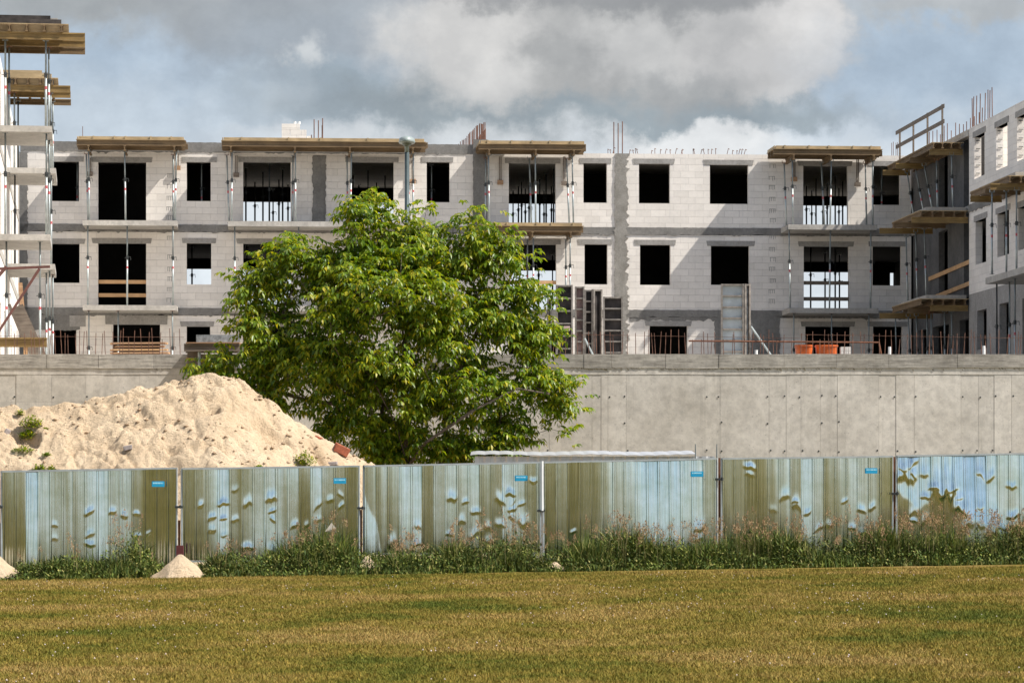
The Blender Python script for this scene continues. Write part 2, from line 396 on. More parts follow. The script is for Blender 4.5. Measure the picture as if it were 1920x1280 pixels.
# mown grass blades, thick enough to read from the road side of the lawn
def lawn():
    N = 800000
    Y = 24.5 + (62.3 - 24.5) * rng.random(N) ** 1.25
    side_ = rng.random(N) < .27; X = (rng.random(N) - .5) * 2 * (Y * .165 + .4)
    X = np.where(side_, np.sign(X) * (np.abs(X) % 5.0 + Y * .165), X)
    Z = -.01 + .0136 * X
    hgt = (.015 + .026 * rng.random(N) ** 2) * (1 + .35 * (Y - 24) / 38)
    an = rng.random(N) * 2 * np.pi; wd = (.003 + .0035 * rng.random(N)) * (1 + .6 * (Y - 24) / 38)
    lx, ly = rng.normal(0, .018, N), rng.normal(0, .018, N)
    cx, cy = np.cos(an) * wd, np.sin(an) * wd
    V = np.stack([np.stack([X - cx, Y - cy, Z], 1), np.stack([X + cx, Y + cy, Z], 1), np.stack([X + lx, Y + ly, Z + hgt], 1)], 1).reshape(-1, 3)
    o = bpy.data.objects.new('lawn_grass', np_mesh('lawn_grass', V, np.arange(3 * N).reshape(-1, 3), M['blade'])); COL.objects.link(o)
    tag(o, 'short dry mown grass, tan with green patches, in front of the metal fence', 'grass', kind='stuff')
    n = 900; Y = 26 + 34 * rng.random(n) ** .8; X = (rng.random(n) - .5) * .33 * Y
    X += np.where(rng.random(n) < .5, 0, 0); Z = -.01 + .0136 * X + .05
    V = []; Fc = []
    for x, y, z in zip(X, Y, Z):
        if noise.noise(Vector((x * .35, y * .16, 3))) < .02: continue
        r = random.uniform(.006, .010); b = len(V)
        V += [(x - r, y, z), (x, y - r, z), (x + r, y, z), (x, y + r, z), (x, y, z + r), (x, y, z - r)]
        Fc += [(b, b + 1, b + 4), (b + 1, b + 2, b + 4), (b + 2, b + 3, b + 4), (b + 3, b, b + 4), (b + 1, b, b + 5), (b + 2, b + 1, b + 5)]
    o = bpy.data.objects.new('clover_flowers', np_mesh('clover_flowers', np.array(V), np.array(Fc), M['clover'])); COL.objects.link(o)
    tag(o, 'tiny pale clover flowers scattered over the dry lawn', 'flowers', kind='stuff')
lawn()

# ------------------------------------------------------------------ wall sheet with openings
def holed(mb, axis, a0, a1, z0, z1, d0, d1, holes):
    """wall along axis ('x' or 'y') from a0..a1, z0..z1, thickness d0..d1, with rectangular holes (a0,a1,z0,z1)"""
    A = sorted({a0, a1, *[min(max(h[i], a0), a1) for h in holes for i in (0, 1)]})
    Z = sorted({z0, z1, *[min(max(h[i], z0), z1) for h in holes for i in (2, 3)]})
    def solid(i, j):
        if not (0 <= i < len(A) - 1 and 0 <= j < len(Z) - 1): return False
        ca, cz = (A[i] + A[i + 1]) / 2, (Z[j] + Z[j + 1]) / 2
        return not any(h[0] < ca < h[1] and h[2] < cz < h[3] for h in holes)
    def pt(a, d, z): return (a, d, z) if axis == 'x' else (d, a, z)
    for i in range(len(A) - 1):
        for j in range(len(Z) - 1):
            if not solid(i, j): continue
            a, b, c, e = A[i], A[i + 1], Z[j], Z[j + 1]
            mb.quad(pt(a, d0, c), pt(b, d0, c), pt(b, d0, e), pt(a, d0, e))
            mb.quad(pt(a, d1, c), pt(a, d1, e), pt(b, d1, e), pt(b, d1, c))
            if not solid(i - 1, j): mb.quad(pt(a, d0, c), pt(a, d0, e), pt(a, d1, e), pt(a, d1, c))
            if not solid(i + 1, j): mb.quad(pt(b, d0, c), pt(b, d1, c), pt(b, d1, e), pt(b, d0, e))
            if not solid(i, j - 1): mb.quad(pt(a, d0, c), pt(a, d1, c), pt(b, d1, c), pt(b, d0, c))
            if not solid(i, j + 1): mb.quad(pt(a, d0, e), pt(b, d0, e), pt(b, d1, e), pt(a, d1, e))
    return mb
def ragged(mb, axis, a0, a1, z0, z1, d, back, amp_lo=.05, amp_hi=0.0, step=.09, vertical=False, seed=0):
    """thin proud strip with a torn lower (and upper) edge, e.g. mortar smeared over blocks; d = front face, back = wall face"""
    n = max(2, int(((z1 - z0) if vertical else (a1 - a0)) / step))
    lo = []; hi = []
    for i in range(n + 1):
        f = i / n
        q = 1.1 * noise.noise(Vector((i * .22, seed * 7.3, 1))) + .35 * random.uniform(-1, 1) - (.8 if random.random() < .05 else 0)
        q2 = noise.noise(Vector((i * .35, seed * 7.3, 9))) + .5 * random.uniform(-1, 1)
        if vertical:
            z = z0 + f * (z1 - z0); lo.append((a0 + q * amp_lo, z)); hi.append((a1 + q2 * amp_hi, z))
        else:
            a = a0 + f * (a1 - a0); lo.append((a, z0 + q * amp_lo)); hi.append((a, z1 + q2 * amp_hi))
    def pt(p, dd): return (p[0], dd, p[1]) if axis == 'x' else (dd, p[0], p[1])
    for i in range(n):
        mb.quad(pt(lo[i], d), pt(lo[i + 1], d), pt(hi[i + 1], d), pt(hi[i], d))
        mb.quad(pt(lo[i], back), pt(lo[i + 1], back), pt(lo[i + 1], d), pt(lo[i], d))
        mb.quad(pt(hi[i], back), pt(hi[i + 1], back), pt(hi[i + 1], d), pt(hi[i], d))
    for e in (0, n): mb.quad(pt(lo[e], d), pt(hi[e], d), pt(hi[e], back), pt(lo[e], back))
    return mb

# ------------------------------------------------------------------ steel props
PROPM = {}
def prop_parts(Lh, kind):
    key = (round(Lh, 1), kind)
    if key in PROPM: return PROPM[key]
    Lq = key[0]; zc = Lq * .60
    lo, up = (.033, .026)
    a = MB().tube((0, 0, .008), (0, 0, zc), lo, n=10)
    b = MB().tube((0, 0, zc + .02), (0, 0, Lq - .01), up, n=10)
    c = MB().tube((0, 0, zc - .07), (0, 0, zc + .06), .048, n=10); hd = MB().tube((-.10, -.045, zc - .02), (.12, -.045, zc + .03), .010, n=6); hd.tube((.12, -.045, zc + .03), (.13, -.045, zc - .10), .008, n=6)
    d_ = MB().box(-.07, .07, -.07, .07, 0, .008)
    e = MB().box(-.08, .08, -.05, .05, Lq - .01, Lq); e.box(-.075, -.067, -.045, .045, Lq, Lq + .09); e.box(.067, .075, -.045, .045, Lq, Lq + .09)
    g = MB()
    g.tube((0, 0, zc - .40), (0, 0, zc - .31), .0345, n=10, caps=False)
    body = M['steel'] if kind != 'dark' else M['dsteel']
    PROPM[key] = [('outer_tube', mesh_of('outer_tube', a.v, a.f, body, True)), ('inner_tube', mesh_of('inner_tube', b.v, b.f, M['msteel'] if kind != 'dark' else M['dsteel'], True)),
                  ('collar', mesh_of('collar', c.v, c.f, M['dsteel'])), ('base_plate', mesh_of('base_plate', d_.v, d_.f, M['msteel'])), ('fork_head', mesh_of('fork_head', e.v, e.f, M['rust'] if kind == 'rusty' else M['msteel']))]
    PROPM[(key, 'h')] = mesh_of('handle', hd.v, hd.f, M['dsteel'])
    if kind != 'dark': PROPM[key].append(('red_band', mesh_of('red_band', g.v, g.f, M['red'])))
    return PROPM[key]
def prop(fr, u, v, z0, z1, label, group, kind='', lean=(0, 0)):
    r = thing('steel_prop', label, 'prop', fr, u, v, z0, group)
    dx_, dy_ = lean; Lh = math.sqrt((z1 - z0) ** 2 + dx_ * dx_ + dy_ * dy_)
    meshes = prop_parts(Lh, kind)
    for nm, me in meshes:
        q_ = part(nm, me, None, r)
        if nm == 'collar': part('handle', PROPM[((round(Lh, 1), kind), 'h')], None, q_)
    q = Vector((dx_, dy_, z1 - z0)).normalized()
    r.rotation_mode = 'XYZ'
    r.rotation_euler = (-math.asin(max(-1, min(1, q.y))), math.atan2(q.x, q.z), fr.a)
    k = Lh / round(Lh, 1); r.scale = (1, 1, k)
    return r

# ------------------------------------------------------------------ formwork tables under slabs
def shuttering(fr, name, label, u0, u1, v0, v1, zt, slab, prim, pos, sec_n, ov=.12, thick=.11, group='timber formwork under the cast slabs', mats=('beam', 'beam'), edge=True):
    """zt top of slab; prim: direction of the lower girders ('x' or 'y') at positions pos; sec_n joists across"""
    r = thing(name, label, 'formwork', fr, u0, v0, zt - thick - .46, group)
    if slab: part('concrete_slab', MB().box(u0, u1, v0, v1, zt - thick, zt), M['conc'], r)
    if edge:
        e = MB(); e.plank((u0 - .03, v0 - .03, zt - thick / 2 - .01), (u1 + .03, v0 - .03, zt - thick / 2 - .01), .032, thick + .02)
        e.plank((u1 + .05, v0 - .02, zt - thick / 2 - .01), (u1 + .05, v1, zt - thick / 2 - .01), .032, thick + .02)
        e.plank((u0 - .07, v0 - .02, zt - thick / 2 - .01), (u0 - .07, v1, zt - thick / 2 - .01), .032, thick + .02)
        part('edge_board', e, M['ply'], r)
        for i in range(5):
            uu = u0 + (u1 - u0) * (i + .5) / 5 + random.uniform(-.2, .2)
            part('edge_cleat', MB().box(uu - .03, uu + .03, v0 - .11, v0 - .05, zt - thick - .02, zt + .01), M['ply'], r)
    zb = zt - thick - .022
    part('plywood_deck', MB().box(u0 - ov, u1 + ov, v0 - ov, v1 + (0 if prim == 'y' else .05), zb, zt - thick - .001), M['ply'], r)
    for i in range(sec_n):
        f = i / (sec_n - 1)
        if prim == 'y':
            c = v0 - .04 + f * (v1 - v0 - .1); j = random.uniform(-.08, .08)
            part('joist', MB().hbeam('x', u0 - ov + j * .5, u1 + ov + j, c, zb - .202), M[mats[0]], r)
        else:
            c = u0 - .04 + f * (u1 - u0 - .1); j = random.uniform(-.08, .08)
            part('joist', MB().hbeam('y', v0 - ov + j * .5, v1 + j, c, zb - .202), M[mats[0]], r)
    for c in pos:
        j = random.uniform(-.06, .1)
        if prim == 'y': part('girder', MB().hbeam('y', v0 - .18 - j, v1 - .05, c, zb - .404), M[mats[1]], r)
        else: part('girder', MB().hbeam('x', u0 - .35 - j, u1 + .4 + j, c, zb - .404), M[mats[1]], r)
    return zb - .404

# ================================================================== LONG BLOCK
uw = 15.15
X = lambda px, v=0.0: B.u(px, v)
UL, UR, UE = X(38), uw, 17.4
Z1, Z2, Z3, ZR, ZQ = 5.0, 8.4, 11.5, 14.56, 14.27
blk = thing('apartment_shell', 'long unfinished three storey apartment block of pale blocks behind the retaining wall', 'building', B, UL, 0, 4.8)
rows = [
 (3, [(97,148,303,377),(184,274,304,419),(350,395,304,377),(456,545,304,419),(657,738,304,419),(800,843,304,379),(954,1042,306,421),(1094,1138,306,380),(1198,1256,307,381),(1331,1403,309,382),(1506,1590,311,425),(1635,1688,311,384)]),
 (2, [(97,149,457,530),(184,274,456,577),(350,396,456,533),(456,545,457,577),(657,738,457,577),(800,843,458,533),(954,1043,458,578),(1096,1139,458,533),(1200,1257,459,534),(1333,1405,461,534),(1507,1592,462,578),(1636,1690,462,535)]),
 (1, [(100,143,612,800),(212,300,608,800),(350,394,612,646),(456,545,612,800),(800,843,612,646),(954,1043,612,800),(1218,1289,611,800),(1412,1440,612,800),(1510,1595,612,800),(1637,1692,612,800)])]
hl = {}
storeys = {3: (Z3, ZR - .36), 2: (Z2, Z3 - .28), 1: (4.8, Z2 - .28)}
uR0 = X(946)     # where the roof slab strip stops
floor_of = {3: Z3, 2: Z2, 1: 4.8}
for sidx, ops in rows:
    H = []
    for (a, b, yh, ys_) in ops:
        ua, ub = X(a), X(b); zh = B.z(yh, ua); zs = B.z(ys_, ua)
        if zs < floor_of[sidx] + .25: zs = floor_of[sidx]
        H.append((ua, ub, zs, zh))
    hl[sidx] = H
    z0, z1 = storeys[sidx]
    mb = MB()
    if sidx == 3:
        holed(mb, 'x', UL, uR0, z0, z1, 0, .24, [h for h in H if h[0] < uR0]); holed(mb, 'x', uR0, UR, z0, ZQ, 0, .24, [h for h in H if h[0] > uR0])
    else: holed(mb, 'x', UL, UR, z0, z1, 0, .24, H)
    part('block_wall', mb, M['block'], blk)
    for k, h in enumerate(H):
        if sidx == 1 and k == 0: e0, e1, hh = -.6, .35, .75
        elif sidx == 1 and k == 1: e0, e1, hh = .28, .28, .5
        else: e0, e1, hh = random.uniform(.14, .24), random.uniform(.14, .24), .19
        lm = MB(); sk = random.uniform(0, .05)
        A_, B_, zA, zB = h[0] - e0, h[1] + e1, h[3], min(h[3] + hh, z1 - .002)
        lm.quad((A_, -.018, zA), (B_ - sk, -.018, zA), (B_, -.018, zB), (A_ - sk, -.018, zB))
        lm.quad((A_, -.018, zA), (A_, .24, zA - .001), (B_ - sk, .24, zA - .001), (B_ - sk, -.018, zA))
        lm.quad((A_ - sk, -.018, zB), (B_, -.018, zB), (B_, 0, zB), (A_ - sk, 0, zB))
        lm.quad((A_, -.018, zA), (A_ - sk, -.018, zB), (A_ - sk, 0, zB), (A_, 0, zA)); lm.quad((B_ - sk, -.018, zA), (B_ - sk, 0, zA), (B_, 0, zB), (B_, -.018, zB))
        part('lintel', lm, M['lintel'], blk)
# floor slabs with their ragged front edges
D = 14.0
for zt_, nm in ((Z2, 'a'), (Z3, 'b')):
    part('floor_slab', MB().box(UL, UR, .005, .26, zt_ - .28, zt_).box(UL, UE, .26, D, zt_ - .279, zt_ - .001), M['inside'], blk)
    part('slab_edge', ragged(MB(), 'x', UL, UR, zt_ - .27, zt_ + .002, -.03, .004, .05, .012, seed=zt_), M['darkconc'], blk)
part('roof_slab', MB().box(UL, uR0, .0, D, ZR - .36, ZR), M['conc'], blk)
part('roof_slab', MB().box(uR0 + .002, UE, .26, D, ZQ - .28, ZQ - .05), M['conc'], blk)
part('ring_beam', ragged(MB(), 'x', UL, uR0, ZR - .37, ZR + .003, -.02, 0.0, .05, .01, seed=3), M['darkconc'], blk)
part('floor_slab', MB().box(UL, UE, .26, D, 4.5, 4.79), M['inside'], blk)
# grey concrete infill columns between the blocks
for (a, b, y0, y1, pr, al, ar) in ((1153,1176,288,668,.045,.06,.17),(586,611,292,424,.03,.05,.04),(887,913,262,440,.10,.02,.02),(36,52,285,668,.03,.02,.04),(1408,1460,590,668,.02,.1,.04),(1340,1372,600,668,.02,.08,.02),(1455,1462,592,668,.03,.03,.05)):
    ua, ub = X(a), X(b)
    part('concrete_column', ragged(MB(), 'x', ua, ub, max(4.8, B.z(y1, ua)), B.z(y0, ua), -pr, .01, al, ar, step=.07, vertical=True, seed=a), M['darkconc'] if a != 1153 else M['column'], blk)
part('grey_render_strip', ragged(MB(), 'x', X(1180), X(1408), Z2 - .40, Z2 - .27, -.012, .002, .09, 0, seed=44), M['darkconc'], blk)
part('grey_render_strip', ragged(MB(), 'x', X(52), X(150), Z2 - .85, Z2 - .27, -.012, .002, .05, 0, seed=45), M['darkconc'], blk)
for px, ylist in ((319, (330, 350, 372, 392, 408, 447, 482, 505, 523, 543, 563)), (1448, (312, 335, 352, 374, 396, 414, 445, 468, 487, 505, 527, 547, 565))):
    for y_ in ylist:
        am_ = MB()
        u_ = X(px) + random.uniform(-.03, .03); zc_m = B.z(y_, u_)
        for q_ in (-.10, -.035, .035, .10):
            if q_ != -.035 or random.random() < .8: am_.box(u_ + q_ - .008, u_ + q_ + .008, -.003, .004, zc_m - random.uniform(.05, .09), zc_m + .07)
        am_.box(u_ - .12, u_ + .12, -.0025, .004, zc_m + .072, zc_m + .088)
        part('anchor_mark', am_, M['darkconc'], blk)
# inner walls: rooms behind every opening
bays = [38,166,330,425,620,772,870,935,1068,1165,1295,1455,1612,1706]
thru = {3: {425,620,935,1455}, 2: {330,425,620,935,1455}, 1: set()}
for sidx in (3, 2, 1):
    z0 = floor_of[sidx]; z1 = {3: ZR - .365, 2: Z3 - .285, 1: Z2 - .285}[sidx]
    mb = MB()
    for px in bays[1:-1]:
        if px == 1612 and sidx > 1: continue
        a_, b_ = (B.u(px, .25), .25), (B.u(px, D - .26), D - .26)
        mb.plank((a_[0], a_[1], (z0 + z1) / 2), (b_[0], b_[1], (z0 + z1) / 2), .16, z1 - z0 - .003, up=(0, 0, 1))
    mb.box(UL + .002, UL + .2, .245, D - .25, z0 + .001, z1); mb.box(UE - .2, UE - .002, .245, D - .25, z0 + .001, z1)
    mb.box(UR + .004, UE - .2, .265, .45, z0 + .001, z1)
    for i in range(len(bays) - 1):
        if bays[i] in thru[sidx] or (bays[i] == 1612 and sidx > 1): continue
        mb.box(B.u(bays[i], 4.9) + .09, B.u(bays[i + 1], 4.9) - .09, 4.8, 4.95, z0 + .001, z1)
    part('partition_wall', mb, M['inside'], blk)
    holes = []
    for i in range(len(bays) - 1):
        if bays[i] in thru[sidx]: holes.append((B.u(bays[i], D) + .1, min(B.u(1600 if bays[i] == 1455 else bays[i + 1], D) - .1, UE - .3), z0, z0 + (2.12 if sidx == 3 else 2.42)))
    if sidx == 2: holes.append((B.u(1667, D), B.u(1675, D), z0, z0 + 2.4))
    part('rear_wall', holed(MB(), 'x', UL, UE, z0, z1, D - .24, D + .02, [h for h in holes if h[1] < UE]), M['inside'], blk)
# rebar growing out of the roof
def bars(root, pts, r=.011, name='rebar'):
    for (a, b) in pts: part(name, MB().tube(a, b, r, n=5), M['rebar'], root)
def rb(px, y0, y1, v=0.5, lean=0): 
    u_ = B.u(px, v); return ((u_, v, B.z(y1, u_, v)), (u_ + lean, v, B.z(y0, u_, v)))
bars(blk, [rb(1151,229,292), rb(1159,231,292), rb(1167,228,292)], .02)
bars(blk, [rb(589,224,266), rb(597,226,266), rb(605,222,266), rb(604,235,266,.8), rb(584,253,266)], .02)
bars(blk, [rb(155,237,268), rb(1672,268,292), rb(1675,266,292), rb(1680,268,292), rb(1683,267,292)], .012)
hook = [1140,1145,1149,1180,1188,1192,1196,1221,1228,1238,1247,1257,1266,1277,1280,1300,1303,1314,1321,1328,1334,1342,1363,1373,1382,1385,1390,1395]
for px in hook:
    u_ = X(px, .12); z_ = ZQ - .001; l_ = random.uniform(-.06, .06); hh = random.uniform(.14, .24)
    part('rebar_stub', MB().tube((u_, .12, z_), (u_ + l_, .12, z_ + hh), .012, n=5).tube((u_ + l_, .12, z_ + hh), (u_ + l_ + .05, .14, z_ + hh - .03), .012, n=5), M['rebar'], blk)
# dense row of starter bars running back over a cross wall
for i in range(26):
    f = i / 25; v_ = 9 - 8.6 * f; px = 853 + 56 * f ** .8 + random.uniform(-1, 1); u_ = B.u(px, v_)
    zt_ = B.z(272 - 42 * min(1, f * 1.3) + random.uniform(-1, 3), u_, v_)
    part('starter_bar', MB().tube((u_, v_, ZR), (u_, v_, max(zt_, ZR + .3)), .018, n=5), M['rebar'], blk)
cb = MB()
for i in range(20):
    f = i / 19; v_ = 8.8 - 8.2 * f; u_ = B.u(856 + 54 * f ** .8, v_)
    cb.tube((u_, v_, ZR + .05), (u_, v_, ZR + .12 + .55 * min(1, f * 1.2)), .03, n=4)
part('starter_mesh', cb, M['rust'], blk)

# white block stack and prop heads on the roof
def stack():
    v = 1.5; u0, u1 = B.u(528, v), B.u(575, v); z0 = ZR; z1 = B.z(232, u0, v)
    r = thing('block_pile', 'tidy pile of white building blocks on the flat roof left of the thin rebars', 'blocks', B, u0, v, z0)
    n = 4; hh = (z1 - z0) / n
    for k in range(n):
        cut = [u0, u0 + .62, u1] if k % 2 else [u0, u0 + .33, u1 - .2, u1]
        for a, b in zip(cut[:-1], cut[1:]):
            if k == n - 1 and b == u1: b = u1 - .25
            part('block', MB().box(a + .004, b - .004, v, v + .5, z0 + k * hh + .004, z0 + (k + 1) * hh), M['block'], r)
    part('block', MB().box(u1 + .02, u1 + .16, v + .1, v + .6, z0, z0 + .45), M['block'], r)
    for a in (.5, .66): part('plastic_sleeve', MB().tube((u0 + a, v + .1, z1), (u0 + a, v + .1, z1 + .09), .055, n=10), M['white'], r)
stack()
for k, px in enumerate((626, 630, 699, 703)):
    u_ = B.u(px, 1.0); z_ = ZR
    mb = MB().tube((u_, 1, z_), (u_ + (.1 if k % 2 else -.04), 1, z_ + .2), .03, n=6); mb.box(u_ - .06, u_ + .10, .97, 1.03, z_ + .2, z_ + .22)
    mb.box(u_ - .06, u_ - .05, .97, 1.03, z_ + .22, z_ + .28)
    solo('prop_head', mb, M['steel'], ('upright' if k % 2 == 0 else 'tilted') + ' steel fork head on the roof ' + ('right of the thin rebars' if k < 2 else 'left of the street lamp'), 'prop head', B, (u_, 1, z_), 'fork heads on the roof')

# balconies and roof formwork of the long block
PV = -1.8
def balcony(fr, label, u0, u1, v0, v1, zt, th=.19):
    r = thing('balcony_slab', label, 'balcony', fr, u0, v0, zt - th, 'bare concrete balcony slabs')
    part('slab', MB().box(u0, u1, v0, v1, zt - th, zt), M['conc'], r)
    return r
bl = [('top floor, leftmost on the long block', 155, 332, Z3), ('top floor, long one partly behind the tree', 427, 792, Z3), ('top floor, right end of the long block', 1478, 1645, Z3),
      ('middle floor, leftmost on the long block above the plank pile', 155, 332, Z2), ('middle floor, behind the tree', 429, 792, Z2), ('middle floor, above the orange tubs', 1480, 1647, Z2)]
for lb, a, b, zt_ in bl: balcony(B, 'bare concrete balcony slab, ' + lb, B.u(a, PV), B.u(b, PV), PV, -.032, zt_)
shut_low = shuttering(B, 'balcony_formwork', 'balcony slab still on its timber formwork, right of the tree crown', B.u(905, PV), B.u(1088, PV), PV, -.12, Z3, True, 'y', [B.u(x, PV) for x in (925, 998, 1070)], 5)
RS = [('roof formwork with plywood deck above the leftmost balcony', 149, 341, [166, 234, 327]),
      ('longest roof formwork, from beside the white block pile to the street lamp', 421, 792, [433, 553, 656, 774]),
      ('roof formwork right of the dense rusty starter bars', 903, 1092, [917, 1004, 1075]),
      ('roof formwork with fresh light boards, near the right wing', 1456, 1648, [1487, 1557, 1637])]
zprop = 0
for i, (lb, a, b, ps) in enumerate(RS):
    zt_ = ZR if i < 2 else ZR - .04 - .1 * (i == 3)
    zprop = shuttering(B, 'roof_formwork', lb, B.u(a, PV), B.u(b, PV), PV, -.12, zt_, True, 'y', [B.u(x, PV) for x in ps], 5, mats=('beam', 'beam'))
    where = ('leftmost roof formwork', 'longest roof formwork', 'roof formwork beside the rusty starter bars', 'roof formwork nearest the right wing')[i]
    for k, x in enumerate(ps):
        u_ = B.u(x, PV)
        prop(B, u_ + .02, PV + .18, Z3, zprop, f'front prop under the {ORD[k]} girder of the {where}', 'steel props under the roof formwork', lean=(random.uniform(-.05, .05), 0))
        if not (i == 0 and k == 1):
            prop(B, u_ - random.uniform(.05, .09), PV + 1.0, Z3, zprop, f'rear prop under the {ORD[k]} girder of the {where}', 'steel props under the roof formwork', kind='' if k % 2 else 'rusty', lean=(random.uniform(-.12, .02), 0))
# second storey props
for k, (x, where) in enumerate(((164, 'left end'), (238, 'middle'), (324, 'right end'))):
    prop(B, B.u(x, PV) , PV + .2, Z2, Z3 - .19, f'steel prop under the {where} of the leftmost top floor balcony', 'steel props between the balconies')
for k, (x, where) in enumerate(((440, 'left end'), (560, 'second quarter'), (670, 'third quarter'), (775, 'right end'))):
    prop(B, B.u(x, PV), PV + .2, Z2, Z3 - .19, f'steel prop under the {where} of the long balcony behind the tree', 'steel props between the balconies')
for k, (x, where) in enumerate(((1483, 'left end'), (1557, 'middle'), (1634, 'right end'))):
    prop(B, B.u(x, PV), PV + .2, Z2, Z3 - .19, f'steel prop under the {where} of the top floor balcony near the right wing', 'steel props between the balconies', lean=(random.uniform(-.05, .05), 0))
for k, (x, v_, where) in enumerate(((989, PV + 1, 'leftmost'), (1000, PV + .2, 'second'), (1061, PV + 1, 'third'), (1069, PV + .2, 'rightmost'))):
    prop(B, B.u(x, v_), v_, Z2, shut_low, f'{where} steel prop under the balcony formwork right of the tree crown', 'steel props between the balconies')
for k, (x, where) in enumerate(((166, 'left end of the middle floor balcony over the plank pile'), (221, 'middle of the balcony over the plank pile'), (323, 'right end of the balcony over the plank pile'), (1490, 'left end of the balcony over the orange tubs'), (1561, 'middle of the balcony over the orange tubs'), (1631, 'right end of the balcony over the orange tubs'))):
    prop(B, B.u(x, PV), PV + .2, 4.8, Z2 - .19, f'prop under the {where}', 'steel props standing on the site floor', kind='rusty')
# props inside the rooms, seen through the openings
cnt = 0
for sidx, items in ((3, [(461,2.5),(478,8),(493,4),(505,1),(512,11),(523,7),(530,3),(540,9),(662,5),(673,9),(690,3),(706,8),(722,5),(962,11),(972,9),(978,7),(985,10),(992,8),(1012,6),(1020,11),(1024,4),(1034,9),(1038,2),(1512,8),(1522,10),(1530,5),(1543,9),(1551,7),(1566,4),(1573,9),(1580,6)]),
                    (2, [(463,5),(500,7),(528,4),(360,6),(974,7),(1010,5),(1036,9),(1520,4),(1547,7),(1566,3),(1574,8)])):
    items = sorted(items); seen = {}
    for k, (px, v_) in enumerate(items):
        u_ = B.u(px, v_); side = 'top' if sidx == 3 else 'middle'
        door = ('doorway behind the leafy tree top' if px < 800 else 'doorway right of the tree crown' if px < 1200 else 'doorway near the right wing')
        if 600 < px < 800: door = 'doorway left of the street lamp'
        if px == 360: door = 'square window'
        if door == 'square window': door += ' left of the tree'
        seen[door] = seen.get(door, -1) + 1
        prop(B, u_, v_, floor_of[sidx] + .002, {3: ZQ - .29, 2: Z3 - .285}[sidx] - .1, f'{ORD[seen[door]]} dark prop from the left inside the {side} floor {door}', f'dark props inside the {side} floor {door}', kind='dark')
for px, v_, s_, lb in ((145, .8, 3, 'leftmost window'), (378, .8, 3, 'window right of the leftmost roof formwork'), (809, .8, 3, 'window right of the street lamp'), (1653, .8, 3, 'window nearest the right wing')):
    prop(B, B.u(px, v_), v_, Z3 + .002, ZQ - .39, f'pale steel prop just inside the top floor {lb}', 'steel props just inside windows')
# guard boards across doorways
for px0, px1, y, lb in ((184, 274, 528, 'upper'), (184, 274, 553, 'lower'), (1507, 1592, 530, 'upper'), (1507, 1592, 560, 'lower'), (954, 1043, 529, 'single')):
    u0, u1 = X(px0), X(px1); z_ = B.z(y, u0)
    where = 'doorway above the plank pile' if px0 == 184 else 'doorway above the orange tubs' if px0 == 1507 else 'doorway beside the dark form panels'
    solo('guard_board', MB().box(u0 - .001, u1 + .001, .05, .08, z_ - .07, z_ + .07), M['newplank'] if px0 != 1507 else M['oldplank'], f'{lb} wooden guard board across the {where}', 'board', B, (u0, .05, z_), 'guard boards across doorways')
# hanging timber cleats under the roof formwork
for k, (px, y0, y1, wd, lb) in enumerate(((168,296,328,5,'left of the leftmost tall doorway'),(333,290,317,4,'right of the leftmost tall doorway'),(443,292,330,6,'left of the doorway with daylight'),(938,294,344,6,'left of the doorway beside the rusty starter bars'),(1058,294,346,6,'right of the doorway beside the rusty starter bars'),(1489,296,338,6,'left of the doorway near the right wing'),(1608,298,348,6,'right of the doorway near the right wing'),(774,300,342,6,'behind the street lamp head'))):
    u_ = X(px, -.1); z0, z1 = B.z(y1, u_, -.1), B.z(y0, u_, -.1)
    r = thing('wall_bracket', f'timber wall bracket {lb}', 'bracket', B, u_, -.1, z0, 'brackets hung on the wall')
    part('hanger', MB().box(u_ - .045, u_ - .015, -.12, -.06, z0 + .1, z1).box(u_ + .015, u_ + .045, -.12, -.06, z0 + .1, z1), M['oldplank'], r)
    part('foot_block', MB().box(u_ - .11, u_ + .11, -.16, -.05, z0 - .04, z0 + .12), M['plank'] if k % 2 else M['oldplank'], r)

# ================================================================== RIGHT WING
vW = lambda px, u=uw: B.v(px, u)
rw = thing('apartment_wing', 'right wing of pale blocks running towards the viewer, top storey still roofless', 'building', B, uw, -30, 4.8)
vs = -10.15; VE = -34.0
def wing_open(lst):
    H = []
    for (xa, xb, yh, yl) in lst:      # left edge px (far), right edge px (near), head and sill rows at the left edge
        va, vb = vW(xa), vW(xb); Y = B.W(uw, va)[1]
        H.append((vb, va, EYE + (HY - yl) * Y / F, EYE + (HY - yh) * Y / F))
    e = H[-1]; st = H[-1][0] - H[-2][0]
    for k in range(1, 6): H.append((e[0] + k * st, e[1] + k * st, e[2], e[3]))
    return [h for h in H if h[0] > VE + .5]
top = wing_open([(1827,1846,258,336),(1868,1889,240,320),(1907,1931,221,303)])
mid = wing_open([(1829,1849,416,497),(1870,1892,402,483),(1909,1933,391,470)])
low = wing_open([(1832,1850,583,656),(1874,1892,570,800),(1917,1936,560,800)])
part('block_wall', holed(MB(), 'y', VE, vs, Z3, 14.15, uw, uw + .24, top), M['block'], rw)
part('block_wall', holed(MB(), 'y', VE, vs, Z2, Z3 - .25, uw, uw + .24, mid), M['block'], rw)
part('concrete_wall', holed(MB(), 'y', VE, vs, 4.8, Z2 - .004, uw, uw + .24, low), M['lintel'], rw)
part('slab_edge', ragged(MB(), 'y', VE, vs, Z3 - .26, Z3 + .003, uw - .03, uw + .002, .05, .01, seed=71), M['darkconc'], rw)
for H in (top, mid):
    for h in H: part('lintel', MB().box(uw - .018, uw + .22, h[0] - .2, h[1] + .2, h[3], h[3] + .2), M['lintel'], rw)
part('floor_slab', MB().box(uw + .005, uw + 12, VE, 13, Z3 - .25, Z3 - .002), M['conc'], rw)
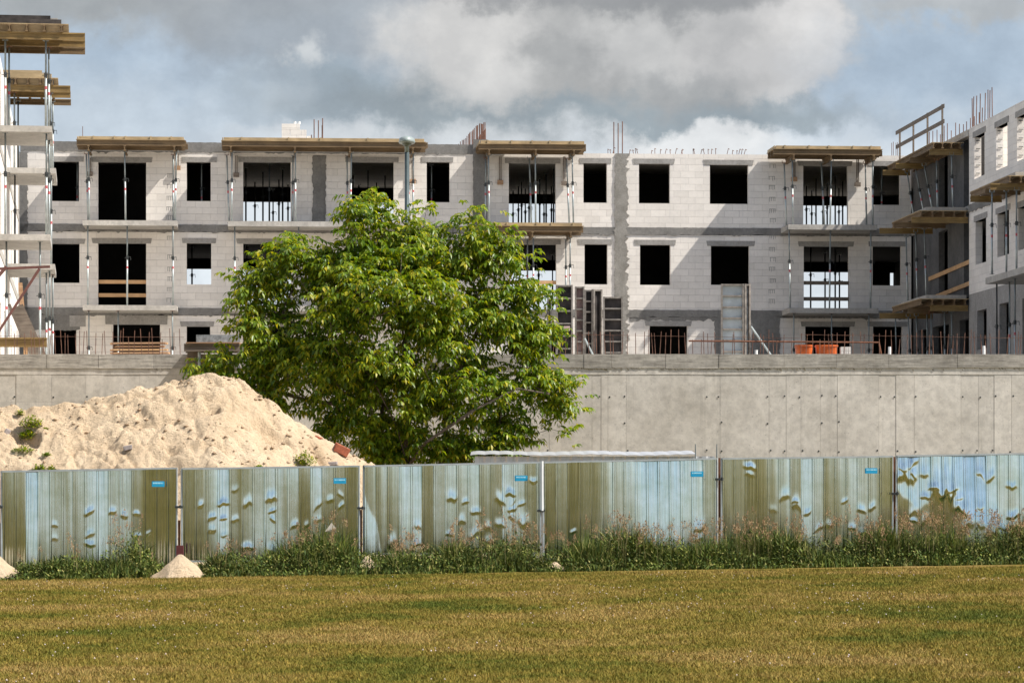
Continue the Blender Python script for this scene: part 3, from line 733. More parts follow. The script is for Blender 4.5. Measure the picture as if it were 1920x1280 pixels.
part('floor_slab', MB().box(uw + .245, uw + 12, VE, 13, Z2 - .25, Z2 - .01), M['inside'], rw)
# outer and end walls
part('block_wall', holed(MB(), 'y', VE + .25, 12, 4.8, 14.1, uw + 12.01, uw + 12.25, [(VE + 3 + 4 * k, VE + 4.3 + 4 * k, z_, z_ + 1.4) for k in range(7) for z_ in (5.8, 9.3, 12.4)]), M['block'], rw)
part('block_wall', holed(MB(), 'x', uw + .25, uw + 12, 4.8, 14.1, VE - .24, VE - .002, [(uw + 2 + 3.4 * k, uw + 3.3 + 3.4 * k, z_, z_ + 1.4) for k in range(3) for z_ in (5.8, 9.3, 12.4)]), M['block'], rw)
# inner walls of the wing
iw = MB()
holed(iw, 'y', VE, vs, Z3, 14.15, uw + 5.5, uw + 5.74, [(VE + 3 + 5 * k, VE + 4.2 + 5 * k, Z3, Z3 + 2.1) for k in range(4)])
for k, h in enumerate(top[:-1]):
    vv = (h[0] + top[k + 1][1]) / 2
    if k % 2 == 0: iw.box(uw + .245, uw + 5.5, vv - .1, vv + .1, Z3, 14.1)
part('partition_wall', iw, M['block'], rw)
iw = MB(); iw.box(uw + .31, uw + 10, -.34, -.12, 4.81, 13.89); iw.box(uw + 4.5, uw + 4.7, vs, -.35, Z3, 13.89); iw.box(uw + .31, uw + 5, vs - .1, vs + .1, Z3, 13.89); iw.box(uw + 4.5, uw + 4.7, VE, -.3, Z2, Z3 - .26); iw.box(uw + 4.5, uw + 4.7, VE, -.3, 4.81, Z2 - .26)
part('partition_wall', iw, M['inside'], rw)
# part between the blocks and the long block: dark concrete wall with tall doorways
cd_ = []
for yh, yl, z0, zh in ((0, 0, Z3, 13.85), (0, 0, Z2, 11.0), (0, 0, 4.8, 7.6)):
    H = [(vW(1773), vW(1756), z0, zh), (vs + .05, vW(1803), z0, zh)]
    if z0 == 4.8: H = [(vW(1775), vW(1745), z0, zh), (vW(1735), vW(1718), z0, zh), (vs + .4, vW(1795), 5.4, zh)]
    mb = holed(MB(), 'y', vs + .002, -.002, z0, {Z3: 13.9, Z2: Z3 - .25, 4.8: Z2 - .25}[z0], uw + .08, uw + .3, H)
    part('concrete_wall', mb, M['shadeconc'], rw)
part('roof_slab', MB().box(uw - .05, uw + 10, vs + .003, -.04, 13.9, 14.12), M['conc'], rw)
part('roof_slab', MB().box(uw + 4, uw + 10, -.04, 13, 13.9, 14.12), M['conc'], rw)
bars(rw, [((uw + .12, vW(px), 14.1), (uw + .12 + random.uniform(-.02, .02), vW(px), 14.1 + hh)) for px, hh in ((1817,1.1),(1818.5,1.15),(1824,1.12),(1831,1.12),(1840,1.05),(1846,1.1),(1849,1.05),(1854,1.1),(1835,.6))], .017)
for k in range(14):
    v_ = -1 - k * .65 + random.uniform(-.1, .1); part('rebar', MB().tube((uw + .5, v_, 14.1), (uw + .5, v_, 14.1 + random.uniform(.5, 1.0)), .016, n=5), M['rebar'], rw)
part('tie_bars', MB().tube((uw + .2, -1, 14.25), (uw + .2, vs, 14.2), .012, n=5).tube((uw + .3, -1, 14.3), (uw + .3, vs, 14.25), .012, n=5).tube((uw + .4, -1, 14.2), (uw + .4, vs, 14.3), .012, n=5), M['rebar'], rw)
for k in range(len(top[:4])):   # rusty window ties in the reveals
    h = top[k]; tm = MB()
    for j in range(7): tm.tube((uw + .05, h[1] - .02, h[2] + .2 + j * .28), (uw + .2, h[1] - .02, h[2] + .2 + j * .28), .012, n=5)
    part('reveal_ties', tm, M['dsteel'], rw)
# guard rail along the roof edge
gr = thing('guard_rail', 'weathered timber guard rail with two boards along the roof edge of the right wing', 'railing', B, uw - .9, vs, 14.1)
ug = uw - .75
for k in range(4):
    v_ = vs + .9 + k * 2.55; part('post', MB().box(ug - .03, ug + .03, v_ - .03, v_ + .03, 13.75, 15.1), M['oldplank'], gr)
for z_ in (14.45, 14.98): part('rail_board', MB().plank((ug - .05, vs + .35, z_), (ug - .05, -1.1, z_ + .02), .03, .14), M['oldplank'], gr)
# formwork beside the wing
def wing_form(label, zt_, v0, v1, proj, gir, slab=True, over=0.0, low=0.0):
    r = thing('wing_formwork', label, 'formwork', B, uw - proj, v0, zt_ - .6, 'timber formwork on the right wing')
    z = zt_
    if slab: part('concrete_slab', MB().box(uw - proj + .3, uw - .04, v0 + .3, v1, z - .14, z), M['conc'], r)
    z -= .141
    part('plywood_deck', MB().box(uw - proj, uw - .02, v0, v1, z - .021, z), M['ply'], r); z -= .023
    n = max(3, int(proj / .4))
    for k in range(n + 1):
        c = uw - proj + .06 + (proj - .2) * k / n
        part('joist', MB().hbeam('y', v0 - .02 * (k % 2), v1 + .1, c, z - .2), M['beam'], r)
    for k, (v_, ext, dz_) in enumerate(gir):
        part('girder', MB().hbeam('x', uw - proj - ext, uw - .02 - (.4 if k else 0), v_, z - .402 - dz_), M['beamy'] if k != 1 else M['beam'], r)
    return r, z - .402
_, za = wing_form('upper timber formwork under the roof edge of the right wing, below the guard rail', 13.9, -9.4, -1.2, 1.15, [(-9.2, .05, 0), (-6.5, .2, 0), (-4.4, .3, 0), (-1.9, .3, 0)], slab=False)
_, zb_ = wing_form('middle timber formwork table jutting from the right wing corner', 11.45, vs - .05, -5.2, 1.75, [(vs + .1, .25, 0), (-8.2, .5, .02), (-6.0, .6, .05)])
_, zc_ = wing_form('lowest timber formwork table jutting from the right wing corner', 8.4, vs - .05, -5.2, 1.75, [(vs + .1, -.4, 0), (-8.6, .1, .0), (-6.0, .6, .05)])
_, zd_ = wing_form('timber formwork table on the right wing, cut by the right edge of the photo', 11.55, -21.5, -16, 1.25, [(-21.2, .5, 0), (-19.6, .3, 0), (-17, .2, 0)])
balcony(B, 'bare concrete balcony slab on the right wing, cut by the right edge of the photo', uw - 1.36, uw - .02, -24.5, -18.8, Z2, .2)
for k, (xt, yt, xb, yb, dv, lb) in enumerate(((1701,332,1715,400,-3,'first'),(1717,320,1735,399,-4.2,'second'),(1733,317,1751,390,-5.6,'third'),(1756,302,1758,388,-7.4,'fourth'),(1784,290,1787,392,-9.2,'fifth'))):
    ut, ub = B.u(xt, dv), B.u(xb, dv); prop(B, ub, dv, 11.46, za, f'{lb} slanting prop from the left under the upper formwork of the right wing', 'steel props beside the right wing', kind='rusty' if k % 2 else '', lean=(ut - ub, 0))
for k, (xt, xb, dv, lb) in enumerate(((1717,1720,-6.2,'left'),(1733,1737,-7.5,'right'),(1699,1702,-4,'thin far'))):
    ut, ub = B.u(xt, dv), B.u(xb, dv); prop(B, ub, dv, 8.41 if k < 2 else Z2, zb_, f'{lb} steel prop between the middle and the lowest formwork of the right wing', 'steel props beside the right wing', lean=(ut - ub, 0))
for k, (xt, xb, dv) in enumerate(((1679,1683,-5.5),(1703,1710,-6.5),(1718,1723,-7.0),(1738,1740,-8.2),(1746,1748,-8.8),(1771,1772,-9.6),(1784,1786,-9.8))):
    ut, ub = B.u(xt, dv), B.u(xb, dv); prop(B, ub, dv, 4.8, zc_, f'{ORD[k]} prop from the left under the lowest formwork of the right wing', 'steel props beside the right wing', kind='rusty' if k in (3, 4) else '', lean=(ut - ub, 0))
for k, (px, dv) in enumerate(((1860,-20.5),(1887,-20.8),(1906,-21.2))):
    prop(B, B.u(px, dv), dv, Z2, zd_, f'{("left","middle","right")[k]} prop standing on the balcony slab at the right edge of the photo', 'steel props beside the right wing')
for k, (px, dv) in enumerate(((1869,-19.2),(1893,-20.2),(1903,-21.6))):
    prop(B, B.u(px, dv), dv, 4.8, Z2 - .2, f'{("left","middle","right")[k]} prop under the balcony slab at the right edge of the photo', 'steel props beside the right wing', kind='dark' if k == 0 else '')
for z_, lb in ((Z2 + 1.1, 'upper'), (Z2 + .35, 'lower')):
    solo('guard_board', MB().plank((uw + .03, vW(1740), z_ - .1), (uw + .03, vs + .02, z_ + .05), .03, .15), M['newplank'], f'{lb} guard board sloping across the dark doorways of the right wing', 'board', B, (uw + .03, vs, z_), 'guard boards across doorways')

# ================================================================== LEFT WING
lw = thing('apartment_wing', 'bright sunlit left wing of white blocks cut by the left edge of the photo', 'building', L, 0, -26, 4.8)
v0, v1 = -26, 17
ops = lambda z0: [(v0 + 2.2 + 4.2 * k, v0 + 3.4 + 4.2 * k, z0 + .0, z0 + 2.2) for k in range(9)]
part('block_wall', holed(MB(), 'y', v0, 1.2, 11.7, 14.2, -.24, 0, ops(11.7)[:6]), M['block'], lw)
part('block_wall', holed(MB(), 'y', v0, v1, 8.7, 11.45, -.24, 0, ops(8.7)), M['block'], lw)
part('block_wall', holed(MB(), 'y', v0, v1, 4.8, 8.45, -.24, 0, ops(4.9)), M['block'], lw)
part('block_wall', holed(MB(), 'y', 1.21, v1, 11.7, 14.2, -.24, 0, [(5.0, 6.1, 11.7, 13.9), (9.2, 10.3, 11.7, 13.9)]), M['block'], lw)
part('floor_slab', MB().box(-10, .02, v0, v1, 11.451, 11.699), M['conc'], lw)
part('floor_slab', MB().box(-10, .02, v0, v1, 8.451, 8.699), M['conc'], lw)
part('partition_wall', MB().box(-4.5, -4.3, v0, v1, 4.8, 8.44).box(-4.5, -4.3, v0, v1, 8.71, 11.44).box(-4.5, -4.3, v0, v1, 11.71, 14.1), M['inside'], lw)
part('end_column', MB().box(-.25, .03, v1 + .002, v1 + .5, 4.8, 13.9), M['lintel'], lw)
for nm, va, vb, zt_, ur in (('nearest to the viewer, top level', -11.65, -8.0, 11.7, 1.54), ('farther one, top level', 0, 4.0, 11.7, 1.53), ('nearest to the viewer, middle level', -11.65, -8.0, 8.7, 1.5), ('farther one, middle level beside the brown brace', 0, 4.0, 8.7, 1.5)):
    balcony(L, 'bare concrete balcony slab on the left wing, ' + nm, .02, ur, va, vb, zt_, .17)
def left_form(label, va, vb, ur, gv, proj, zt_=14.72):
    r = thing('roof_formwork', label, 'formwork', L, 0, va, zt_ - .6, 'timber formwork under the cast slabs')
    part('edge_board', MB().box(-.6, ur - .5, va + .1, va + .14, zt_ - .08, zt_ + .04).box(-.6, ur - .2, va - .02, va + .02, zt_ - .2, zt_ - .081), M['panelface'] if va < -5 else M['ply'], r)
    part('concrete_slab', MB().box(-.6, ur - .3, va + .15, vb, zt_ - .2, zt_ - .02), M['conc'], r)
    part('plywood_deck', MB().box(-.8, ur, va - .04, vb + .1, zt_ - .222, zt_ - .2005), M['ply'], r)
    for k in range(5): part('joist', MB().hbeam('y', va - .05, vb, -.1 + k * (ur) / 4.2, zt_ - .424), M['beam'], r)
    for k, v_ in enumerate(gv): part('girder', MB().hbeam('x', -1.2, ur + proj, v_, zt_ - .626), M['beamy'] if k < 2 else M['beam'], r)
    return zt_ - .626
zl = left_form('large roof formwork with long beams sticking out, at the upper left edge of the photo', -11.7, -8.0, 2.0, (-11.6, -10.2, -8.7), .45)
zl2 = left_form('smaller roof formwork of the left wing, below and behind the large one', 0, 4.2, 1.6, (.1, 1.6, 3.6), .38)
def lp(px, v_, z0, z1, label, kind='', lean=(0, 0)): prop(L, L.u(px, v_), v_, z0, z1, label, 'steel props of the left wing', kind, lean)
lp(86, -11.4, 11.7, zl, 'outer front steel prop under the large roof formwork at the upper left'); lp(91.5, -10.1, 11.7, zl, 'outer middle steel prop under the large roof formwork at the upper left', 'rusty')
lp(10, -11.4, 11.7, zl, 'inner front steel prop under the large roof formwork at the upper left'); lp(17, -10.1, 11.7, zl, 'inner middle steel prop under the large roof formwork at the upper left', 'rusty')
lp(95, .4, 11.7, zl2, 'outer front steel prop under the smaller roof formwork of the left wing'); lp(99, 2.6, 11.7, zl2, 'outer rear steel prop under the smaller roof formwork of the left wing')
lp(27, .4, 11.7, zl2, 'inner front steel prop under the smaller roof formwork of the left wing', 'rusty'); lp(34, 2.6, 11.7, zl2, 'inner rear steel prop under the smaller roof formwork of the left wing', 'dark')
lp(87, -11.3, 8.7, 11.53, 'steel prop under the outer front corner of the nearest top balcony of the left wing'); lp(92, -9.6, 8.7, 11.53, 'steel prop under the outer rear corner of the nearest top balcony of the left wing')
lp(10, -11.3, 8.7, 11.53, 'steel prop under the inner corner of the nearest top balcony of the left wing'); lp(96, .6, 8.7, 11.53, 'outer steel prop under the farther top balcony of the left wing')
lp(28, .6, 8.7, 11.53, 'inner steel prop under the farther top balcony of the left wing', 'dark')
lp(75, -11.2, 4.8, 8.53, 'thick steel prop next to the brown brace at the left edge'); lp(93, .6, 4.8, 8.53, 'outer front steel prop under the farther middle balcony of the left wing')
lp(99, 2.4, 4.8, 8.53, 'outer rear steel prop under the farther middle balcony of the left wing', 'rusty'); lp(87, 1.6, 4.8, 8.53, 'middle steel prop under the farther middle balcony of the left wing'); lp(12, -11.2, 4.8, 8.53, 'steel prop at the far left edge behind the brown brace')
# brown brace frame, leaning boards, yellow beam on trestle
def on(fr, px, py, v_): u_ = fr.u(px, v_); return (u_, v_, fr.z(py, u_, v_))
bvr = thing('steel_brace', 'brown steel brace frame with a diagonal strut at the left edge of the photo', 'brace', L, .2, -12.2, 6.0)
part('top_bar', MB().plank(on(L, -6, 504, -12.2), on(L, 94, 500, -12.2), .07, .07), M['brownsteel'], bvr)
part('strut', MB().plank(on(L, 74, 504, -12.25), on(L, -12, 636, -12.25), .07, .07), M['brownsteel'], bvr)
part('strut', MB().plank(on(L, 12, 500, -12.3), on(L, -12, 528, -12.3), .09, .09), M['brownsteel'], bvr)
def board(label, a, b, w_, m_, v_, th=.04): 
    pa, pb = on(L, *a, v_), on(L, *b, v_); solo('leaning_board', MB().plank(pa, pb, th, w_, up=(0, 0, 1)), M[m_], label, 'board', L, (pa[0], pa[1], pa[2] - (pa[2] - pb[2])), 'boards leaning at the left wing')
board('dark mud stained board leaning left under the brown brace', (30, 575), (78, 680), .42, 'oldplank', -9, .06)
board('thin pale board leaning left beside the dark stained one', (17, 570), (45, 640), .08, 'oldplank', -9.4)
board('orange brown upright board leaning on the left wing', (38, 530), (47, 640), .12, 'plank', -7)
tr = thing('timber_trestle', 'yellow timber beam lying on a short post at the left end of the retaining wall', 'beam', G, -14, 84.4, 5.1)
G_ = lambda px, py, Y: P(px, py, Y)
pa, pb = G_(-20, 642, 84.4), G_(88, 642, 84.4)
part('beam', MB().hbeam('x', pa[0], pb[0], 84.4, pa[2] - .12, .25, .1), M['beamy'], tr)
pc = G_(48, 660, 84.4); part('post', MB().box(pc[0] - .05, pc[0] + .05, 84.37, 84.47, 4.85, pa[2] - .121), M['newplank'], tr)

# ================================================================== RETAINING WALL AND DECK
YW = 83.33; ZT = P(0, 664, YW)[2]
wall = thing('retaining_wall', 'long grey concrete retaining wall with formwork seams behind the fence', 'wall', G, 0, YW, 0)
seams = [-120, -60, 30, 97, 160, 195, 262, 330, 392, 455, 520, 590, 655, 720, 790, 850, 905, 965, 1030, 1110, 1127, 1140, 1174, 1322, 1350, 1442, 1474, 1502, 1538, 1570, 1648, 1680, 1714, 1802, 1835, 1864, 1897, 1985, 2060]
xw = [-60] + [P(s_, 0, YW)[0] for s_ in seams] + [60]
zs_ = P(0, 702, YW)[2]; zb1 = P(0, 690, YW)[2]
core = MB().box(-60, 60, YW + .0095, YW + .45, -.6, ZT - .3)
part('core', core, M['conc'], wall)
fm = MB()
for a, b in zip(xw[:-1], xw[1:]):
    o_ = random.uniform(0, .009); g_ = random.uniform(.0015, .006)
    cuts = [-.5, P(0, 754, YW)[2], zs_ - .006] if b < P(430, 0, YW)[0] else [-.5, zs_ - .006]
    for z0, z1 in zip(cuts[:-1], cuts[1:]): fm.box(a + g_, b - g_, YW + o_, YW + .04, z0 + .004, z1)
part('cast_face', fm, M['wallconc'], wall)
part('top_strip', ragged(MB(), 'x', -60, 60, zs_, zb1 + .03, YW - .004, YW + .04, .006, .02, step=.12, seed=5), M['wallconc'], wall)
tb = MB(); xx = -60.0; k = 0
cx_ = [-60, -19.5] + [P(p_, 0, YW)[0] for p_ in (88, 185, 288, 356)] + [P(p_, 0, YW)[0] for p_ in (455, 620, 800, 960, 1095, 1147, 1248, 1348, 1470, 1568, 1666, 1795, 1935)] + [30, 60]
for a, b in zip(cx_[:-1], cx_[1:]):
    tb.box(a + .003, b - .003, YW - .02 - random.uniform(0, .012), YW + .5, zb1 + random.uniform(-.012, .012), ZT + random.uniform(-.006, .008))
part('top_beam', tb, M['boardconc'], wall)
cr = MB()
for i in range(260):
    x_ = P(random.uniform(250, 1930), 0, YW)[0]; 
    if random.random() < .3: x_ = P(random.uniform(1100, 1500), 0, YW)[0]
    z_ = zb1 - random.uniform(-.01, .05); s_ = random.uniform(.02, .07)
    cr.quad((x_, YW - .006, z_), (x_ + s_, YW - .006, z_ - s_ * .5), (x_ + s_ * .8, YW - .02, z_ - s_ * .2), (x_ + s_ * .2, YW - .024, z_ + .03))
part('grout_burrs', cr, M['boardconc'], wall)
hs = mesh_of('tie_hole', *(lambda m_: (m_.v, m_.f))(MB().tube((0, 0, 0), (0, -.002, 0), .024, n=8)), M['dsteel'])
for row in (743, 845, 792):
    for s_ in seams:
        if row == 792 and random.random() < .6: continue
        if -10 < s_ < 1930:
            x_, _, z_ = P(s_ + random.choice((-3, 3)), row + random.uniform(-2, 2), YW)
            o = part('tie_hole', hs, None, wall); o.location = (x_, -.001, z_)
# rusty starter bars along the wall top
barpx = []
x_ = -4.0
while x_ < 345: barpx.append(x_); x_ += random.choice((6, 9, 12, 15))
x_ = 1032.0
while x_ < 1925: barpx.append(x_); x_ += random.choice((5, 8, 10, 13, 16))
order = list(range(len(barpx))); random.shuffle(order); shown = set(order[:100]); rest = MB()
for i, px in enumerate(barpx):
    X0, _, _ = P(px, 0, YW + .22); ht = random.uniform(.50, .66) * (1 if random.random() > .12 else .7); 
    if 200 < px < 345: ht += .05
    ln = random.uniform(-.04, .04)
    if i in shown: part('starter_bar', MB().tube((X0, YW + .22, ZT - .01), (X0 + ln, YW + .22, ZT + ht), .0095, n=5), M['rebar'], wall)
    else: rest.tube((X0, YW + .30, ZT - .01), (X0 + ln, YW + .30, ZT + ht), .0095, n=5)
tag(part('starter_bars', rest, M['rebar'], wall), kind='stuff')
part('tie_wire', MB().tube(P(-20, 630, YW + .2), P(345, 632, YW + .2), .007, n=4), M['rebar'], wall)
part('tie_wire', MB().tube(P(1020, 626, YW + .2), P(1500, 634, YW + .2), .007, n=4), M['rebar'], wall)
part('tie_wire', MB().tube(P(1500, 627, YW + .2), P(1930, 634, YW + .2), .007, n=4), M['rebar'], wall)
solo('rusty_bar', MB().tube(P(1291, 639, YW + .35), P(1648, 642, YW + .35), .022, n=6).tube(P(1648, 642, YW + .35), P(1652, 664, YW + .35), .022, n=6), M['rust'], 'long rusty bar lying through the rebar right of the dark doorway', 'bar', G, P(1291, 664, YW + .35))
solo('site_deck', MB().box(-60, 60, YW + .455, 175, 4.3, 4.8), M['conc'], None, None, G, (0, YW, 4.3), kind='structure')

# plank pile
x0, x1 = P(203, 0, 86)[0], P(338, 0, 86)[0]; z_ = 4.8; n_ = 0
for k in range(9):
    a = x0 + random.uniform(-.05, .1) if k > 3 else x0 - .05; b = x1 - (.0 if k < 3 else .35) + random.uniform(-.15, .1)
    for j in range(2):
        y_ = 86 + j * .28 + random.uniform(-.03, .03)
        solo('plank', MB().plank((a + random.uniform(0, .15), y_, z_ + .025), (b + random.uniform(-.1, .1), y_ + random.uniform(-.04, .04), z_ + .025 + random.uniform(-.003, .02)), .22, .042), M['plank'] if (k + j) % 3 else M['newplank'],
             f'reddish plank in the pile behind the rebar, {ORD[k]} layer up, {"front" if j == 0 else "back"} row', 'plank', G, (a, y_, z_), 'planks in the pile behind the rebar')
    z_ += .088 if k != 4 else .12
# raised timber platform left of the tree
pf = thing('timber_platform', 'small timber platform on steel posts hanging over the wall left of the tree', 'platform', G, P(400, 0, 82.6)[0], 82.6, 0)
YPf = 82.5
a, b = P(352, 0, YPf)[0], P(452, 0, YPf)[0]; zt_ = P(0, 643, YPf)[2]
part('deck_board', MB().box(a, b, YPf - .5, YPf + .8, zt_ - .03, zt_), M['plank'], pf)
part('deck_beam', MB().hbeam('x', a - .05, b, YPf - .42, zt_ - .235, .2, .1), M['oldplank'], pf)
part('deck_beam', MB().hbeam('x', a - .1, b, YPf + .5, zt_ - .235, .2, .1), M['oldplank'], pf)
part('toe_panel', MB().box(P(370, 0, YPf)[0], b, YPf - .3, YPf - .27, zt_ + .001, zt_ + .20), M['panelstain'], pf)
part('wall_form', MB().box(P(352, 0, YPf)[0], P(372, 0, YPf)[0], YPf - .1, YPf + .78, zt_ - 1.0, zt_ - .24), M['oldplank'], pf)
for k, px in enumerate((376, 427, 450)): part('post', MB().tube((P(px, 0, YPf)[0], YPf - .35, zg(-7)), (P(px, 0, YPf)[0], YPf - .35, zt_ - .24), .035, n=8), M['steel'], pf)
part('foot_board', MB().plank(P(350, 672, YPf), P(368, 674, YPf), .3, .04), M['newplank'], pf)

# formwork panels standing on the deck
def form_panel(label, px0, px1, y0, Y, face, ribs, group='formwork panels standing on the site floor', rot=0.0, frame='panelframe'):
    xa = P(px0, 0, Y)[0]; wdt = P(px1, 0, Y)[0] - xa; zt = P(0, y0, Y)[2]
    r = thing('form_panel', label, 'panel', G, xa, Y, 4.8, group, rot)
    w_ = wdt / max(.2, math.cos(rot)) if rot else wdt; h_ = zt - 4.8
    part('face', MB().box(.03, w_ - .03, .085, .10, .03, h_ - .03), M[face], r, local=True)
    for nm, bx in (('side_rail', (0, .045)), ('side_rail', (w_ - .045, w_))): part(nm, MB().box(bx[0], bx[1], 0, .12, 0, h_), M[frame], r, local=True)
    for k in range(ribs + 1):
        z = k * (h_ - .05) / ribs; part('rib', MB().box(.046, w_ - .046, .01, .084, z, z + .045), M[frame], r, local=True)
    return r
form_panel('dark form panel nearest to the tree, with a small pink label', 1043, 1074, 534, 88, 'panelface', 7)
form_panel('pinkish form panel right beside the dark one nearest to the tree', 1078, 1096, 537, 88.4, 'panelpink', 8)
form_panel('narrow form panel behind the pinkish one', 1096, 1112, 543, 89.4, 'panelface', 8)
form_panel('dark form panel turned edge-on between the other panels', 1113, 1130, 542, 88.8, 'panelface', 1, rot=.5)
form_panel('shortest dark form panel, beside the grey column', 1131, 1168, 556, 88.5, 'panelface', 7)
form_panel('pale form panel standing alone left of the orange tubs', 1352, 1395, 532, 88, 'panelwhite', 8)
form_panel('narrow speckled panel turned edge-on beside the pale one', 1397, 1408, 532, 88.2, 'panelstain', 1, rot=.4)
form_panel('pale grey panel edge half hidden by the tree', 1026, 1034, 560, 88.2, 'panelframe', 1)
def strut(label, a, b, Y): solo('push_prop', MB().tube(P(*a, Y), P(*b, Y), .03, n=8), M['steel'], label, 'prop', G, P(*b, Y), 'slanted props behind panels')
strut('slanted steel prop right of the pale standing panel', (1408, 612), (1447, 668), 88.2); strut('slanted pale prop between the dark panels', (1096, 634), (1113, 668), 88.1)
solo('paper_label', MB().box(*(lambda a_, b_: (a_, b_))(P(1057, 0, 87.9)[0], P(1069, 0, 87.9)[0]), 87.985, 87.99, P(0, 620, 88)[2], P(0, 611, 88)[2]), flat('faded_pink_paper', (.50, .36, .33)), 'small faded pink paper label on the dark form panel nearest to the tree', 'label', G, (P(1057, 0, 88)[0], 87.985, P(0, 620, 88)[2]))
# tubs, white blocks, pipes
for k, (a, b, lb) in enumerate(((1492, 1526, 'left'), (1530, 1573, 'right'))):
    x0, x1 = P(a, 0, 85)[0], P(b, 0, 85)[0]; cx = (x0 + x1) / 2; hw = (x1 - x0) / 2; zt_ = P(0, 646, 85)[2]; z0 = 4.8
    r = thing('mortar_tub', f'{lb} orange plastic mortar tub behind the rebar', 'tub', G, cx, 85.3, z0, 'orange mortar tubs')
    mb = MB(); n = 20
    ring = lambda s_, z: [(cx + s_ * hw * math.copysign(abs(math.cos(q)) ** .6, math.cos(q)), 85.3 + s_ * .35 * math.copysign(abs(math.sin(q)) ** .6, math.sin(q)), z) for q in [2 * math.pi * i / n for i in range(n)]]
    rs = [ring(.78, z0), ring(.95, zt_ - .05), ring(.9, zt_ - .05), ring(.73, z0 + .03)]
    for q in rs: mb.v += q
    for j in range(3):
        for i in range(n): mb.f.append((j * n + i, j * n + (i + 1) % n, (j + 1) * n + (i + 1) % n, (j + 1) * n + i))
    mb.f.append(tuple(range(n))); mb.f.append(tuple(3 * n + i for i in reversed(range(n))))
    part('tub_body', mb, M['orange'], r, smooth=False)
    mb = MB(); ra, rb_ = ring(1.0, zt_ - .05), ring(1.0, zt_); rc = ring(.9, zt_); rd = ring(.9, zt_ - .05)
    for q in (ra, rb_, rc, rd): mb.v += q
    for j in range(4):
        for i in range(n): mb.f.append((j * n + i, j * n + (i + 1) % n, ((j + 1) % 4) * n + (i + 1) % n, ((j + 1) % 4) * n + i))
    part('rim', mb, M['orange'], r)
for k in range(4):
    x_ = P(1577 + k * 4.7, 0, 84.6)[0]; solo('white_block', MB().box(x_, x_ + .058, 84.6, 84.9, 4.8, P(0, 650, 84.6)[2]), M['block'], f'{ORD[k]} thin white block from the left in the row right of the orange tubs', 'block', G, (x_, 84.6, 4.8), 'white blocks beside the tubs')
for px, y0, lb in ((1668, 650, 'left of the right wing corner'), (1845, 648, 'in front of the right wing'), (1418, 656, 'beside the slanted prop')):
    solo('white_pipe', MB().tube(P(px, 672, 84.5), P(px, y0, 84.5), .04, n=10), M['white'], f'short white pipe end standing on the wall top {lb}', 'pipe', G, P(px, 672, 84.5), 'white pipe ends')

# ================================================================== STREET LAMP
Yl = 81.5; xl, _, zl_ = P(763, 262, Yl)
lamp = thing('street_lamp', 'tall grey green street lamp rising behind the tree top', 'street lamp', G, xl, Yl, 0)
part('pole', MB().tube((xl, Yl, -.3), (xl, Yl, zl_ - .32), .085, .055, n=14), M['lampgreen'], lamp, smooth=True)
part('spigot', MB().tube((xl, Yl, zl_ - .32), (xl, Yl, zl_ - .02), .058, n=14), M['lamphead'], lamp, smooth=True)
hm = MB(); n = 18
prof = [(.0, .10), (.10, .09), (.19, .04), (.215, -.05), (.20, -.08), (.12, -.085)]
for r_, z in prof:
    for i in range(n):
        q = 2 * math.pi * i / n; hm.v.append((xl + r_ * math.cos(q), Yl - .05 + r_ * 1.9 * math.sin(q), zl_ - .02 + z))
for j in range(len(prof) - 1):
    for i in range(n): hm.f.append((j * n + i, j * n + (i + 1) % n, (j + 1) * n + (i + 1) % n, (j + 1) * n + i))
part('lamp_housing', hm, M['lamphead'], lamp, smooth=True)
part('lens', MB().tube((xl, Yl - .1, zl_ - .11), (xl, Yl - .1, zl_ - .16), .13, .10, n=14), M['msteel'], lamp)

# ================================================================== SHED SHEETS BEHIND THE FENCE
Ys = 74.0; sh = thing('metal_shed', 'low shed of ribbed whitish metal sheets between the tree and the fence', 'shed', G, P(1100, 0, Ys)[0], Ys, 0)
xa, xb = P(890, 0, Ys)[0], P(1342, 0, Ys)[0]; zt_ = P(0, 855, Ys)[2]; mb = MB(); n = int((xb - xa) / .05)
for i in range(n + 1):
    x_ = xa + i * .05; y_ = Ys + (0, 0, 0, .03, .03)[i % 5]
    mb.v += [(x_, y_, 0), (x_, y_, zt_)]
for i in range(n): mb.f.append((2 * i, 2 * i + 2, 2 * i + 3, 2 * i + 1))
part('ribbed_wall', mb, M['shed'], sh)
mb = MB()
for i in range(n + 1):
    x_ = xa - .1 + i * (xb - xa + .1 - (.45)) / n; z_ = zt_ + .02 + .014 * abs(math.sin(i * .45)) + .012 * math.sin(i * .13)
    mb.v += [(x_, Ys - .12, z_), (x_, Ys + 1.8, z_ + .10), (x_, Ys - .12, z_ + .010), (x_, Ys + 1.8, z_ + .11)]
for i in range(n):
    b = 4 * i; mb.f += [(b, b + 4, b + 5, b + 1), (b + 2, b + 3, b + 7, b + 6), (b, b + 2, b + 6, b + 4), (b + 1, b + 5, b + 7, b + 3)]
part('wavy_roof', mb, M['shed'], sh)
part('side_wall', MB().box(xa, xa + .03, Ys + .04, Ys + 1.7, 0, zt_).box(xb - .03, xb, Ys + .04, Ys + 1.7, 0, zt_ - .1), M['shed'], sh)
for px in (1304, 1344): solo('thin_stake', MB().tube(P(px, 870, Ys - .3), P(px, 832, Ys - .3), .02, .012, n=6), M['msteel'], 'thin grey stake at the ' + ('left' if px == 1304 else 'right') + ' of the two at the shed end', 'stake', G, P(px, 870, Ys - .3), 'thin stakes at the shed')
